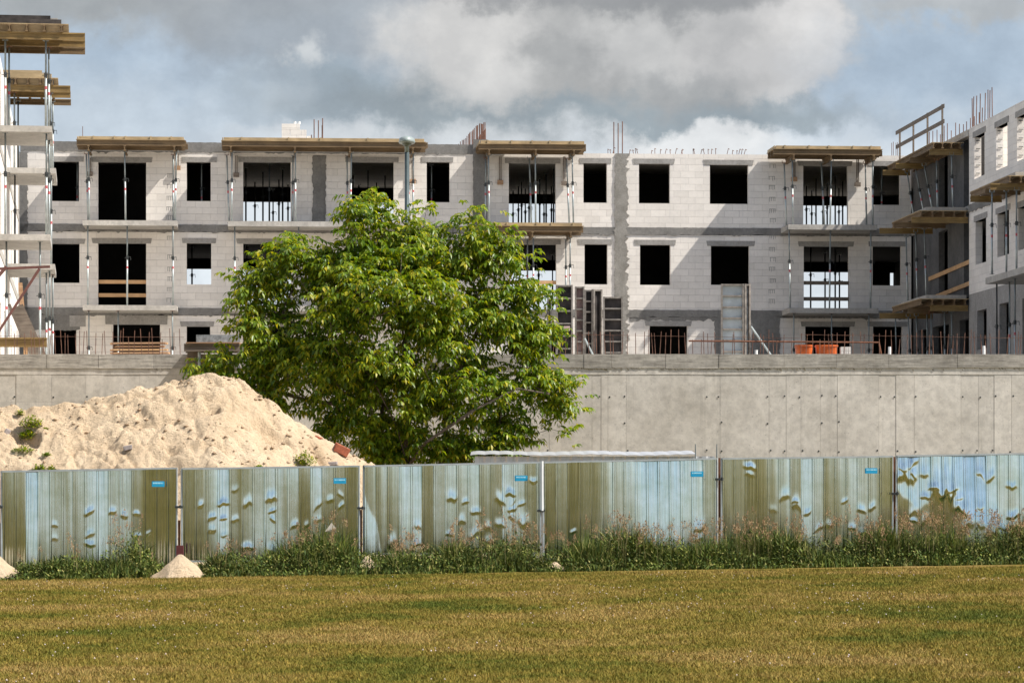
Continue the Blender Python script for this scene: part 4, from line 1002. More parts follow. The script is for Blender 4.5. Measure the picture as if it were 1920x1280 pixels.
# ================================================================== SAND HEAP
sil = [(-400, 790), (-200, 775), (-30, 766), (60, 764), (110, 758), (180, 752), (215, 738), (260, 724), (300, 718), (345, 709), (375, 705), (420, 706), (445, 714), (480, 742), (530, 772), (570, 800), (640, 842), (700, 872), (745, 895), (790, 925), (850, 960), (900, 1010), (960, 1060)]
YR = 70.6; sx = [P(a, 0, YR)[0] for a, _ in sil]; sz = [P(0, b, YR)[2] for _, b in sil]
def sandz(x, y):
    H = np.interp(x, sx, sz); dy = y - YR
    z = H - (.69 if dy < 0 else .7) * max(0, abs(dy) - .25)
    if dy < 0: z -= .16 * abs(dy) * math.sin(x * .9 + y * .4) * .35
    p = Vector((x, y, 0))
    k = min(1, max(0, z) / .6)
    n1 = noise.fractal(p * .9, 1.0, 2.0, 4); 
    fur = noise.noise(Vector((x * 1.1 + y * 1.5, (y - x * .4) * .55, 4)))          # diagonal slip furrows
    n2 = noise.fractal(p * 3.1, .9, 2.1, 4); n3 = noise.noise(p * 11)
    scarp = max(0, noise.fractal(Vector((x * .9 + y * 1.5, (y - x * .5) * 1.3, 7)), .9, 2, 3) - .12)
    gul = abs(noise.noise(Vector((x * 1.9 + y * 1.4, (y - x * .5) * .7, 12))))
    lum = max(0, noise.fractal(p * 4.6, .8, 2.2, 3)) ** 1.3
    return z + k * (.10 * n1 + .07 * fur + .065 * n2 + .018 * n3 + .045 * lum - .55 * min(.45, scarp) - .12 * max(0, .16 - gul) / .16 * (.4 + max(0, n1)))
nx, ny = 620, 300; x0, x1, y0, y1 = -16.5, .3, 64.45, 75.5
V = np.zeros((nx * ny, 3)); i = 0
for b in range(ny):
    y = y0 + (y1 - y0) * b / (ny - 1)
    for a in range(nx):
        x = x0 + (x1 - x0) * a / (nx - 1); V[i] = (x, y, max(sandz(x, y), zg(x) - .05)); i += 1
I = np.arange(nx * ny).reshape(ny, nx)
Fq = np.stack([I[:-1, :-1], I[:-1, 1:], I[1:, 1:], I[1:, :-1]], -1).reshape(-1, 4)
base_ = np.array([-9.0, YR, 0]); so_ = bpy.data.objects.new('sand_heap', np_mesh('sand_heap', V - base_, Fq, M['sand'], True)); COL.objects.link(so_); so_.location = base_
tag(so_, 'large heap of pale dry sand behind the metal fence on the left', 'sand heap')
def on_sand(px, py):
    """world point where the ray of a photo pixel meets the heap"""
    for q in np.arange(64, 74, .02):
        x, y, z = P(px, py, q)
        if z <= sandz(x, q): return (x, q, z)
    return P(px, py, 66)
def lump(name, label, cat, px, py, w_, h_, m_, rot):
    x, y, z = on_sand(px, py); mb = MB()
    for i_ in range(8): pass
    s = (w_ / 2, w_ * .35, h_ / 2); mb.box(-s[0], s[0], -s[1], s[1], -s[2], s[2])
    mb.v = [(a * (1 + random.uniform(-.08, .08)), b, c * (1 + random.uniform(-.1, .1))) for a, b, c in mb.v]
    me = mesh_of(name, mb.v, mb.f, M[m_]); o = bpy.data.objects.new(name, me); COL.objects.link(o); o.location = (x, y - .02, z + h_ * .2); o.rotation_euler = rot
    bv = o.modifiers.new('b', 'BEVEL'); bv.width = .012; bv.segments = 2
    return tag(o, label, cat, 'rubble on the sand heap')
lump('brick_chunk', 'large red brick chunk on the right slope of the sand heap', 'brick', 641, 846, .34, .19, 'brick', (.1, .45, .2))
lump('brick_chunk', 'small reddish brick piece at the right foot of the sand heap', 'brick', 624, 870, .2, .08, 'stone', (0, -.1, 0))
lump('stone_chunk', 'grey stone in the middle of the sand heap just above the fence', 'stone', 240, 841, .19, .1, 'stone', (0, -.2, .1))
lump('stone_chunk', 'grey stone near the left edge of the sand heap', 'stone', 14, 811, .12, .11, 'stone', (0, .5, .3))
lump('stone_chunk', 'thin reddish stone high on the right ridge of the sand heap', 'stone', 598, 822, .18, .06, 'brick', (0, .4, .1))
cl_ = MB(); rc_ = random.Random(21)
for k_ in range(2600):
    x = rc_.uniform(-12.5, -2.0); y = rc_.uniform(64.8, YR + .2); z = sandz(x, y)
    if noise.noise(Vector((x * .9, y * .9, 8))) < rc_.uniform(-.35, .3): continue
    s_ = .012 + .045 * rc_.random() ** 3; b = len(cl_.v); qs = []
    for (a_, c_, e_) in ((1, 0, 0), (0, 1, 0), (-1, 0, 0), (0, -1, 0), (0, 0, .8), (0, 0, -.8)): cl_.v.append((x + a_ * s_ * rc_.uniform(.7, 1.4), y + c_ * s_ * rc_.uniform(.7, 1.3), z + s_ * .25 + e_ * s_ * rc_.uniform(.6, 1.1)))
    cl_.f += [(b, b + 1, b + 4), (b + 1, b + 2, b + 4), (b + 2, b + 3, b + 4), (b + 3, b, b + 4), (b + 1, b, b + 5), (b + 2, b + 1, b + 5), (b + 3, b + 2, b + 5), (b, b + 3, b + 5)]
solo('sand_clods', cl_, M['sandclod'], 'small crumbly clods of damp sand strewn over the sand heap', 'clods', G, (-9, YR, 0), kind='stuff')
# ------------------------------------------------------------------ leafy tuft for weeds on sand
def tuft(px, py, w_, h_, label, n=160):
    n = int(n * 2.2)
    x, y, z = on_sand(px, py + h_ * .4); sc_ = y / F; W_, H_ = w_ * sc_ / 2, h_ * sc_
    V = []; Fc = []
    for i_ in range(n):
        q = random.random() * 6.283; r_ = W_ * random.random() ** .6; cx, cy, cz = r_ * math.cos(q), r_ * .6 * math.sin(q), random.random() ** .8 * H_ * (1 - .5 * (r_ / W_))
        a = random.random() * 6.283; l_ = random.uniform(.03, .075); t_ = random.uniform(-.3, .9); ww = l_ * .28
        dx_, dy_, dz_ = math.cos(a) * l_, math.sin(a) * l_, t_ * l_
        b = len(V); V += [(cx, cy, cz), (cx + dx_ * .5 - math.sin(a) * ww, cy + dy_ * .5 + math.cos(a) * ww, cz + dz_ * .6), (cx + dx_, cy + dy_, cz + dz_), (cx + dx_ * .5 + math.sin(a) * ww, cy + dy_ * .5 - math.cos(a) * ww, cz + dz_ * .6)]
        Fc.append((b, b + 1, b + 2, b + 3))
    r = thing('weed_tuft', label, 'weed', G, x, y - .02, z - .02, 'weeds growing on the sand heap')
    part('leaves', np_mesh('leaves', np.array(V), np.array(Fc), M['leaf']), None, r)
    st = MB()
    for i_ in range(9):
        q = random.random() * 6.283; st.tube((0, 0, 0), (W_ * .8 * math.cos(q), W_ * .5 * math.sin(q), H_ * random.uniform(.5, .95)), .005, .003, n=4)
    part('stems', st, M['straw'], r, local=True)
for a_ in ((38, 773, 18, 12, 'tiny green tuft highest on the left of the sand heap', 60), (58, 790, 44, 26, 'bushy green tuft on the upper left of the sand heap', 260), (52, 814, 32, 22, 'second bushy tuft just below the upper left one', 200), (44, 842, 44, 12, 'flat dry tuft on the lower left of the sand heap', 110),
           (88, 851, 14, 6, 'tiny low tuft right of the flat dry one', 40), (74, 876, 26, 14, 'green tuft just above the fence near its left end', 110), (97, 878, 16, 12, 'small tuft just above the fence, right of another', 60), (571, 861, 42, 30, 'green tuft near the right foot of the sand heap', 260), (486, 874, 14, 6, 'tiny tuft above the middle of the second fence panel', 40), (87, 802, 8, 5, 'single speck of green beside the bushy tufts', 20)): tuft(*a_)

# ================================================================== METAL FENCE
panels = [(-322, -7, 888, 885, 1075), (4, 330, 885, 879, 1068), (342, 672, 880, 875, 1050), (683, 1012, 875, 868, 1036), (1020, 1343, 868, 861, 1046), (1354, 1672, 861, 857, 1042), (1682, 2004, 856, 850, 1038), (2014, 2336, 849, 845, 1034)]
dents = {1: [(165,960,14,1),(208,960,12,.8),(230,966,12,1),(253,964,10,.7),(101,985,10,.6),(101,1010,10,.6),(166,1002,14,1),(166,1020,14,1),(255,1005,10,.7),(275,1002,10,.6)],
         2: [(376,946,10,.9),(397,971,11,.9),(418,944,16,1.3),(463,944,16,1.6),(418,972,12,.9),(440,975,12,.9),(397,995,12,.7),(419,1003,12,.8),(507,935,18,1.4),(509,958,12,.8),(510,975,10,.8),(617,937,14,1.2),(595,948,12,.9),(637,929,12,.8),(638,949,10,.8),(594,974,12,.8),(551,986,12,.7),(573,985,10,.8),(463,1027,16,1.2),(508,1032,14,.9),(440,918,10,.5)],
         3: [(783,985,14,.9),(847,934,14,1),(892,960,18,1.4),(938,938,18,1.3),(957,926,18,1.4),(960,942,14,1.1),(960,954,12,1),(959,970,12,1),(978,945,12,1.1),(937,984,16,1.1),(893,1000,20,1.4),(915,990,14,1),(982,980,18,1.3),(1000,902,12,.8),(917,1015,14,1),(843,1002,12,.8),(780,1020,14,1),(866,978,12,.8),(735,1018,16,1),(872,941,9,1)],
         4: [(1075,998,12,.7),(1098,1022,12,.9),(1312,990,16,1),(1312,1010,14,1),(1180,1000,16,.5)],
         5: [(1406,876,16,1.8),(1406,890,16,1.3),(1472,931,14,1.3),(1495,949,16,1.2),(1492,940,10,.8),(1515,961,14,1.2),(1450,955,12,.7),(1618,957,14,1.1),(1638,952,12,1),(1586,940,9,.6),(1556,985,14,.9),(1600,990,12,.8),(1620,1000,16,.9),(1538,990,12,.8)],
         6: [(1698,892,34,3.2),(1773,922,44,4.2),(1802,955,30,2.6),(1870,1000,34,2.6),(1692,878,20,2.0),(1690,895,18,1.4),(1712,868,18,1.7),(1713,890,14,1.2),(1734,890,18,1.5),(1735,932,16,1.2),(1713,961,14,1),(1714,977,12,1),(1735,978,16,1.2),(1752,915,20,1.9),(1770,928,22,2.2),(1790,918,20,1.6),(1800,935,16,1.2),(1841,889,16,1.1),(1860,897,16,1),(1840,951,18,1.3),(1841,984,16,1.3),(1815,985,18,1.3),(1880,990,18,1.3),(1900,912,16,1.4),(1902,968,18,1.6),(1903,985,16,1.3)]}
def fence_panel(idx, xa, xb, ya, yb, ybot):
    Y = 64.0 + .0011 * (xa - 0) ; Y2 = 64.0 + .0011 * xb
    A = P(xa, ya, Y); Bq = P(xb, yb, Y2); ang = math.atan2(Bq[1] - A[1], Bq[0] - A[0]); Wd = math.hypot(Bq[0] - A[0], Bq[1] - A[1])
    zbot = P(0, ybot, Y)[2]; rise = (Bq[2] - A[2]); Hh = A[2] - zbot
    fr = Frame(A[0], A[1], math.degrees(ang))
    words = ('cut off at the left edge', 'first full panel from the left', 'second full panel, in front of the sand heap foot', 'third panel, below the tree', 'fourth panel, with broad bright blue streaks', 'fifth panel, in front of the bare wall', 'most dented panel, cut off at the right edge', 'plain panel next after the most dented one')[idx]
    r = thing('metal_fence', f'ribbed shiny metal fence panel, {words}', 'fence', fr, 0, 0, zbot, 'shiny metal fences in a row')
    nu, nv = 460, 120; rr = random.Random(idx * 17 + 5)
    npan = 16;  ptilt = [rr.gauss(0, 1) for _ in range(npan + 2)]; roll = [rr.gauss(0, 1) for _ in range(npan + 2)]
    u = np.linspace(0, Wd, nu); vz = np.linspace(0, 1, nv)
    U, VZ = np.meshgrid(u, vz); Zr = VZ * Hh
    top_z = (A[2] - zbot) + rise * U / Wd
    Z = VZ * top_z
    pw = .2333; ph = (U % pw) / pw; pi_ = (U // pw).astype(int)
    prof = .020 * np.clip(np.minimum(ph, .20 - ph) / .045, 0, 1) + .005 * np.exp(-((ph - .47) / .02) ** 2) + .005 * np.exp(-((ph - .73) / .02) ** 2)
    # slow buckling of the thin sheet
    lean_pts = {0: (.3, .5, .2), 1: (0, .25, .45, .35, .75, .55, .4, .1, 0), 2: (0, .05, .75, .35, .5, .45, .25, .3, .05, 0), 3: (.05, .5, .6, .65, .6, .55, .5, .6, .3, .1), 4: (0, 0, .1, .3, .7, .6, .95, 1.0, .95, .45, .5), 5: (.1, .15, .2, .45, .6, .6, .3, .35, .5, .5, .3), 6: (1.0, .85, .75, 1.1, 1.1, .95, .85, 1.1, 1.0, .9), 7: (.4, .6, .3, .5, .2)}[idx]
    tl = np.array(ptilt)[np.clip(pi_, 0, npan + 1)]; rl = np.array(roll)[np.clip(pi_, 0, npan + 1)]
    bb = np.interp(U, np.linspace(0, Wd, len(lean_pts)), lean_pts) + .17 * tl
    slope = -.038 + .090 * bb + .012 * (VZ - .4)
    for k in range(5):
        fx, fz = rr.uniform(.2, .9), rr.uniform(.08, .4); slope += .0042 * np.sin(2 * np.pi * (fx * U + fz * Zr) + rr.uniform(0, 6.28))
    slope += (np.array([noise.noise(Vector((a_ * 9, idx, 2))) * .012 + noise.noise(Vector((a_ * 26, idx, 5))) * .005 for a_ in u])[None, :])
    if idx in (3, 6):                                                                # creased lower edge of the bent sheets
        jag = np.array([noise.noise(Vector((a_ * 2.1, idx, 0))) * .45 + noise.noise(Vector((a_ * 6, idx, 3))) * .16 for a_ in u])
        zj = (np.interp(u, [0, .5, .9, 1.3, 1.9, 2.3, 4], [1.35, .95, 1.15, .95, .55, .40, .45]) if idx == 6 else np.interp(u, [0, .25, .45, 4], [1.2, .5, -.5, -.6])) + jag * .7
        low = 1 / (1 + np.exp((Z - zj[None, :]) / .022)); slope -= (.085 if idx == 6 else -.05) * low * np.where(idx == 6, np.clip((Z + .3) / .5, 0, 1), 1)
    dzz = Z[1:] - Z[:-1]; w = np.zeros_like(U); w[1:] = np.cumsum(slope[1:] * dzz, axis=0); w -= w[nv // 2][None, :]
    w += .0035 * rl * (ph - .5) * 2
    s = Y / F
    for (px, py, wd, am) in dents.get(idx, []):
        du = (px - xa) * s / math.cos(ang); dz = (HY - py) * s + EYE - zbot; a_ = wd * s * rr.uniform(.45, .65); b_ = wd * s * rr.uniform(.35, .8); U_ = du + rr.uniform(-.01, .01)
        e = ((U - du) / a_) ** 2; q = (Z - dz) / b_
        crease = .22 * np.sin(U * rr.uniform(12, 30) + rr.uniform(0, 6)) + .1 * np.sin(U * rr.uniform(35, 55) + rr.uniform(0, 6)) + rr.uniform(-.5, .5) * (U - du) / a_; q = q + crease; bulge = np.exp(-e ** 1.6 * 1.2) * np.exp(-np.where(q > 0, q ** 2 * .9, q ** 2 * 7))      # soft upper side, sharp crease below
        w += -.0095 * am * rr.uniform(.5, 1.3) * bulge
    Vv = np.stack([U, w + prof * -1, Z], -1).reshape(-1, 3)
    I = np.arange(nu * nv).reshape(nv, nu); Fq = np.stack([I[:-1, :-1], I[:-1, 1:], I[1:, 1:], I[1:, :-1]], -1).reshape(-1, 4)
    part('metal_sheet', np_mesh('metal_sheet', Vv, Fq, M['sheet'], True), None, r)
    part('top_rail', MB().plank((0, -.005, Hh + .015), (Wd, -.005, Hh + rise + .015), .05, .035), M['rail'], r, local=True)
    part('side_frame', MB().tube((-.015, 0, -.1), (-.015, 0, Hh + .03), .019, n=8), M['rail'] if idx != 3 else M['msteel'], r, local=True)
    part('side_frame', MB().tube((Wd + .015, 0, -.1), (Wd + .015, 0, Hh + rise + .03), .019, n=8), M['rail'], r, local=True)
    part('bottom_rail', MB().plank((0, .03, -.02), (Wd, .03, -.02), .035, .035), M['rail'], r, local=True)
    spx = {1: (295, 907), 2: (637, 901), 3: (979, 896), 4: (1310, 888), 5: (1638, 882)}.get(idx)
    if spx:
        du = (spx[0] - xa) * s; dz = (HY - spx[1]) * s + EYE - zbot
        near_ = (np.abs(U - du) < .15) & (np.abs(Z - dz) < .08); yf = float((w - prof)[near_].min()) - .006
        st = part('sticker', MB().box(du - .125, du + .125, yf, yf + .003, dz - .055, dz + .055), M['blue'], r, local=True)
        lt = MB(); xx_ = du - .105     # small light lettering, too blurred in the photo to read
        while xx_ < du + .095:
            wq = rr.choice((.010, .014, .018)); lt.box(xx_, xx_ + wq, yf - .002, yf - .0005, dz + .005, dz + .034); xx_ += wq + rr.choice((.005, .007, .012))
        part('lettering', lt, M['bluetext'], st, local=True)
    return fr, Wd, zbot
for i_, p_ in enumerate(panels): fence_panel(i_, *p_)
# stakes and couplers in the gaps
for k, (px, y0, y1, m_, lb) in enumerate(((336, 975, 1045, 'rust', 'between the first and second fence panels'), (677, 955, 1045, 'rust', 'between the second and third fence panels'), (1014, 958, 1048, 'rust', 'between the third and fourth fence panels'), (1349, 858, 1062, 'rust', 'between the fourth and fifth fence panels'), (1677, 856, 1058, 'rust', 'between the fifth and sixth fence panels'), (-1, 980, 1060, 'rust', 'at the left edge of the photo'))):
    Y = 64.15 + .0011 * px; a, b = P(px, y0, Y), P(px, y1 + 30, Y)
    r = thing('fence_stake', f'rusty steel stake {lb}', 'stake', G, b[0], Y, b[2], 'rusty stakes in the fence gaps')
    part('stake_bar', MB().box(a[0] - .022, a[0] + .022, Y - .02, Y + .02, b[2], a[2]), M[m_], r)
    yc = {336: 950, 677: 952, 1014: 957, 1349: 898, 1677: 925, -1: 950}[px]; c = P(px, yc, Y - .1)
    part('coupler', MB().box(c[0] - .075, c[0] + .075, Y - .24, Y - .17, c[2] - .022, c[2] + .022).tube((c[0] + .04, Y - .28, c[2] - .03), (c[0] + .04, Y - .28, c[2] + .04), .02, n=6), M['dsteel'], r)
solo('light_tube', MB().tube(P(1016.5, 957, 64.95), P(1016.5, 864, 64.95), .026, n=10), M['white'], 'white steel tube standing between the third and fourth fence panels', 'tube', G, P(1016.5, 957, 64.95))
solo('sand_bag', MB().box(*(P(337, 0, 63.9)[0] - .07, P(337, 0, 63.9)[0] + .07), 63.9, 64.0, P(0, 1042, 63.9)[2], P(0, 1022, 63.9)[2]), flat('red_sack', (.13, .03, .03)), 'dark red sack squeezed in the gap above the small sand pile', 'sack', G, P(337, 1042, 63.9))
mb = MB(); mb.quad(P(609, 996, 63.9), P(632, 998, 63.9), P(630, 990, 63.85), P(622, 979, 63.9)); mb.quad(P(609, 996, 63.92), P(622, 979, 63.92), P(630, 990, 63.87), P(632, 998, 63.92))
solo('torn_flap', mb, flat('cream_scrap', (.70, .62, .50)), 'cream coloured scrap stuck on the second full fence panel', 'scrap', G, P(609, 998, 63.9))
# small sand piles in front of the fence
def pile(px, ypeak, ybase, wpx, label, Y):
    x, _, zt_ = P(px, ypeak, Y); z0 = zg(x) - .03; rad = wpx / 2 * Y / F; h_ = zt_ - z0
    V = []; n = 46
    for b in range(n):
        for a in range(n):
            dx_, dy_ = (a / (n - 1) - .5) * 2.2 * rad, (b / (n - 1) - .5) * 2.2 * rad
            r_ = math.hypot(dx_, dy_) / rad * (1 + .22 * noise.noise(Vector((dx_ * 4, dy_ * 4, px * .1)))); z = h_ * min(max(0, 1 - r_ ** 1.1), .93 - .25 * r_ * r_) + .02 * noise.fractal(Vector((dx_ * 8, dy_ * 8, px)), 1, 2, 3) + .03 * noise.noise(Vector((dx_ * 3, dy_ * 3, px)))
            V.append((dx_, dy_, z if r_ < 1.05 else -.06))
    I = np.arange(n * n).reshape(n, n); Fq = np.stack([I[:-1, :-1], I[:-1, 1:], I[1:, 1:], I[1:, :-1]], -1).reshape(-1, 4)
    o = bpy.data.objects.new('sand_pile', np_mesh('sand_pile', np.array(V), Fq, M['sand'], True)); COL.objects.link(o); o.location = (x, Y, z0)
    tag(o, label, 'sand pile', 'small sand piles spilled under the fence')
pile(338, 1036, 1085, 108, 'small cone of sand in front of the gap between the first and second fence panels', 62.9)
pile(-8, 1036, 1075, 110, 'small sand pile cut by the left edge of the photo, in front of the fence', 62.9)
pile(688, 1040, 1060, 70, 'weed covered sand pile in front of the gap between the second and third fence panels', 63.75)
pile(1042, 1052, 1075, 60, 'low sand spill at the foot of the fourth fence panel', 63.7)

# ================================================================== WEEDS ALONG THE FENCE
def hprof(px):
    return np.interp(px, [-60, 0, 50, 120, 180, 220, 260, 290, 335, 380, 420, 480, 540, 600, 650, 690, 720, 780, 850, 920, 980, 1010, 1050, 1100, 1160, 1200, 1260, 1320, 1380, 1450, 1540, 1640, 1700, 1800, 1930],
        [.25, .2, .35, .55, .40, .9, .85, .42, .12, .25, .55, .45, .55, .85, .75, .45, .42, .55, .60, .65, .75, .55, .40, .65, .80, .62, .60, .65, .60, .68, .60, .62, .66, .68, .68]) * .92
def fringe(px):
    return np.array([.55 * noise.noise(Vector((a * .012, 0, 2))) + .35 * noise.noise(Vector((a * .06, 0, 6))) + .12 for a in px]) + rng.normal(0, .07, len(px))
def weeds():
    # leaves and blades of the dense belt
    N = 62000
    px = rng.random(N) * 2400 - 130; Y = 62.15 + .0010 * px + rng.random(N) * 1.5 + fringe(px); X_ = (px - 960) / F * Y
    gap = np.exp(-((px - 338) / 42) ** 2) + np.exp(-((px + 5) / 40) ** 2) * .7; keep = rng.random(N) > gap * np.clip((Y - 62.3) * 2.5, 0, .98)
    X_, Y, px = X_[keep], Y[keep], px[keep]; N = len(X_)
    Z0 = -.01 + .0136 * X_; cl = np.array([noise.noise(Vector((a * 1.0, b * 1.3, 0))) for a, b in zip(X_, Y)])
    depth = np.clip((Y - (62.15 + .0010 * px)) / 1.0, .22, 1)
    Hh = hprof(px) * depth * (.35 + .8 * rng.random(N)) * (1 + 1.1 * cl)
    Hh = np.maximum(Hh, .06)
    an = rng.random(N) * 6.283; bend = rng.random(N) ** 1.2 * .85; w_ = .006 + .008 * rng.random(N)
    V = np.zeros((N, 7, 3)); ca, sa = np.cos(an), np.sin(an); pa = rng.random(N) * 6.283; cw, sw = np.cos(pa) * w_, np.sin(pa) * w_
    for j, (t_, ww) in enumerate(((0, 1), (.4, .9), (.75, .6))):
        off = bend * Hh * t_ ** 2; zz = Z0 + Hh * (t_ - .25 * bend * t_ ** 2)
        V[:, 2 * j] = np.stack([X_ + ca * off - cw * ww, Y + sa * off - sw * ww, zz], 1); V[:, 2 * j + 1] = np.stack([X_ + ca * off + cw * ww, Y + sa * off + sw * ww, zz], 1)
    V[:, 6] = np.stack([X_ + ca * bend * Hh, Y + sa * bend * Hh, Z0 + Hh * (1 - .3 * bend)], 1)
    b = np.arange(N)[:, None] * 7
    T = np.concatenate([b + np.array([[0, 1, 3]]), b + np.array([[0, 3, 2]]), b + np.array([[2, 3, 5]]), b + np.array([[2, 5, 4]]), b + np.array([[4, 5, 6]])], 0)
    o = bpy.data.objects.new('tall_grass', np_mesh('tall_grass', V.reshape(-1, 3), T, M['weed'])); COL.objects.link(o)
    tag(o, 'dense belt of tall green grass growing along the foot of the fence', 'grass', kind='stuff')
    # broad leaves low in the belt
    N = 73000
    px = rng.random(N) * 2400 - 130; Y = 62.1 + .0010 * px + rng.random(N) ** .8 * 1.4 + fringe(px); X_ = (px - 960) / F * Y
    gap = np.exp(-((px - 338) / 44) ** 2) + np.exp(-((px + 5) / 40) ** 2) * .7; keep = rng.random(N) > gap * np.clip((Y - 62.2) * 3, 0, .98); X_, Y, px = X_[keep], Y[keep], px[keep]; N = len(X_)
    cl = np.array([noise.noise(Vector((a * 1.7, b * 1.7, 5))) for a, b in zip(X_, Y)])
    Z0 = -.01 + .0136 * X_ + rng.random(N) ** 1.2 * hprof(px) * .85 * np.clip((Y - (62.1 + .0010 * px)) / .8, .12, 1) * (1 + .8 * cl)
    an = rng.random(N) * 6.283; l_ = .03 + .05 * rng.random(N); up = rng.normal(.2, .5, N); ww = l_ * .27; ca, sa = np.cos(an), np.sin(an)
    V = np.stack([np.stack([X_, Y, Z0], 1), np.stack([X_ + ca * l_ * .5 - sa * ww, Y + sa * l_ * .5 + ca * ww, Z0 + up * l_ * .6], 1), np.stack([X_ + ca * l_, Y + sa * l_, Z0 + up * l_], 1), np.stack([X_ + ca * l_ * .5 + sa * ww, Y + sa * l_ * .5 - ca * ww, Z0 + up * l_ * .6], 1)], 1).reshape(-1, 3)
    o = bpy.data.objects.new('leafy_weeds', np_mesh('leafy_weeds', V, np.arange(4 * N).reshape(-1, 4), M['weed'])); COL.objects.link(o)
    tag(o, 'low leafy green weeds mixed into the grass at the fence foot', 'weeds', kind='stuff')
    # dry seed heads
    cen = [(60, 6), (150, 14), (225, 30), (275, 10), (410, 22), (470, 16), (560, 36), (610, 30), (650, 16), (740, 34), (790, 40), (860, 44), (905, 40), (960, 44), (1000, 34), (1065, 24), (1130, 18), (1160, 34), (1200, 40), (1240, 44), (1300, 50), (1340, 26), (1400, 50), (1440, 44), (1500, 44), (1560, 44), (1620, 48), (1700, 50), (1750, 56), (1800, 60), (1850, 56), (1900, 50), (1930, 30), (1370, 26), (1660, 30)]
    sm = MB(); hV = []; hF = []
    for cpx, cnt_ in cen:
        for _ in range(int(cnt_ * .42)):
            p_ = random.gauss(cpx, 13); Y = 62.6 + .0010 * p_ + random.random() * .9; x = (p_ - 960) / F * Y; z0 = zg(x)
            h_ = float(hprof(p_)) * random.uniform(.75, 1.5) + .10 + (.22 if random.random() < .06 else 0); lx, ly = random.gauss(0, .09), random.gauss(0, .05)
            m1 = (x + lx * .35, Y + ly * .35, z0 + h_ * .6); tp = (x + lx, Y + ly, z0 + h_)
            sm.tube((x, Y, z0), m1, .0032, n=3, caps=False); sm.tube(m1, tp, .0026, n=3, caps=False)
            for s_ in range(26):
                f = random.random(); L_ = .17; sp = .038 * (1 - f * .75)
                cx, cy, cz = tp[0] + lx * f * .3 + random.gauss(0, sp), tp[1] + random.gauss(0, sp), tp[2] - .02 + (f - .35) * L_; q = random.random() * 6.283; r_ = .009
                b = len(hV); hV += [(cx - r_ * math.cos(q), cy - r_ * math.sin(q), cz), (cx + r_ * math.cos(q), cy + r_ * math.sin(q), cz), (cx + random.gauss(0, .005), cy, cz + .028)]; hF.append((b, b + 1, b + 2))
    o = bpy.data.objects.new('grass_stems', mesh_of('grass_stems', sm.v, sm.f, M['straw'])); COL.objects.link(o); tag(o, 'thin straw coloured stalks standing above the green belt', 'stalks', kind='stuff')
    o = bpy.data.objects.new('seed_heads', np_mesh('seed_heads', np.array(hV), np.array(hF), M['seed'])); COL.objects.link(o); tag(o, 'reddish tan dry grass seed heads in front of the fence', 'seed heads', kind='stuff')
weeds()
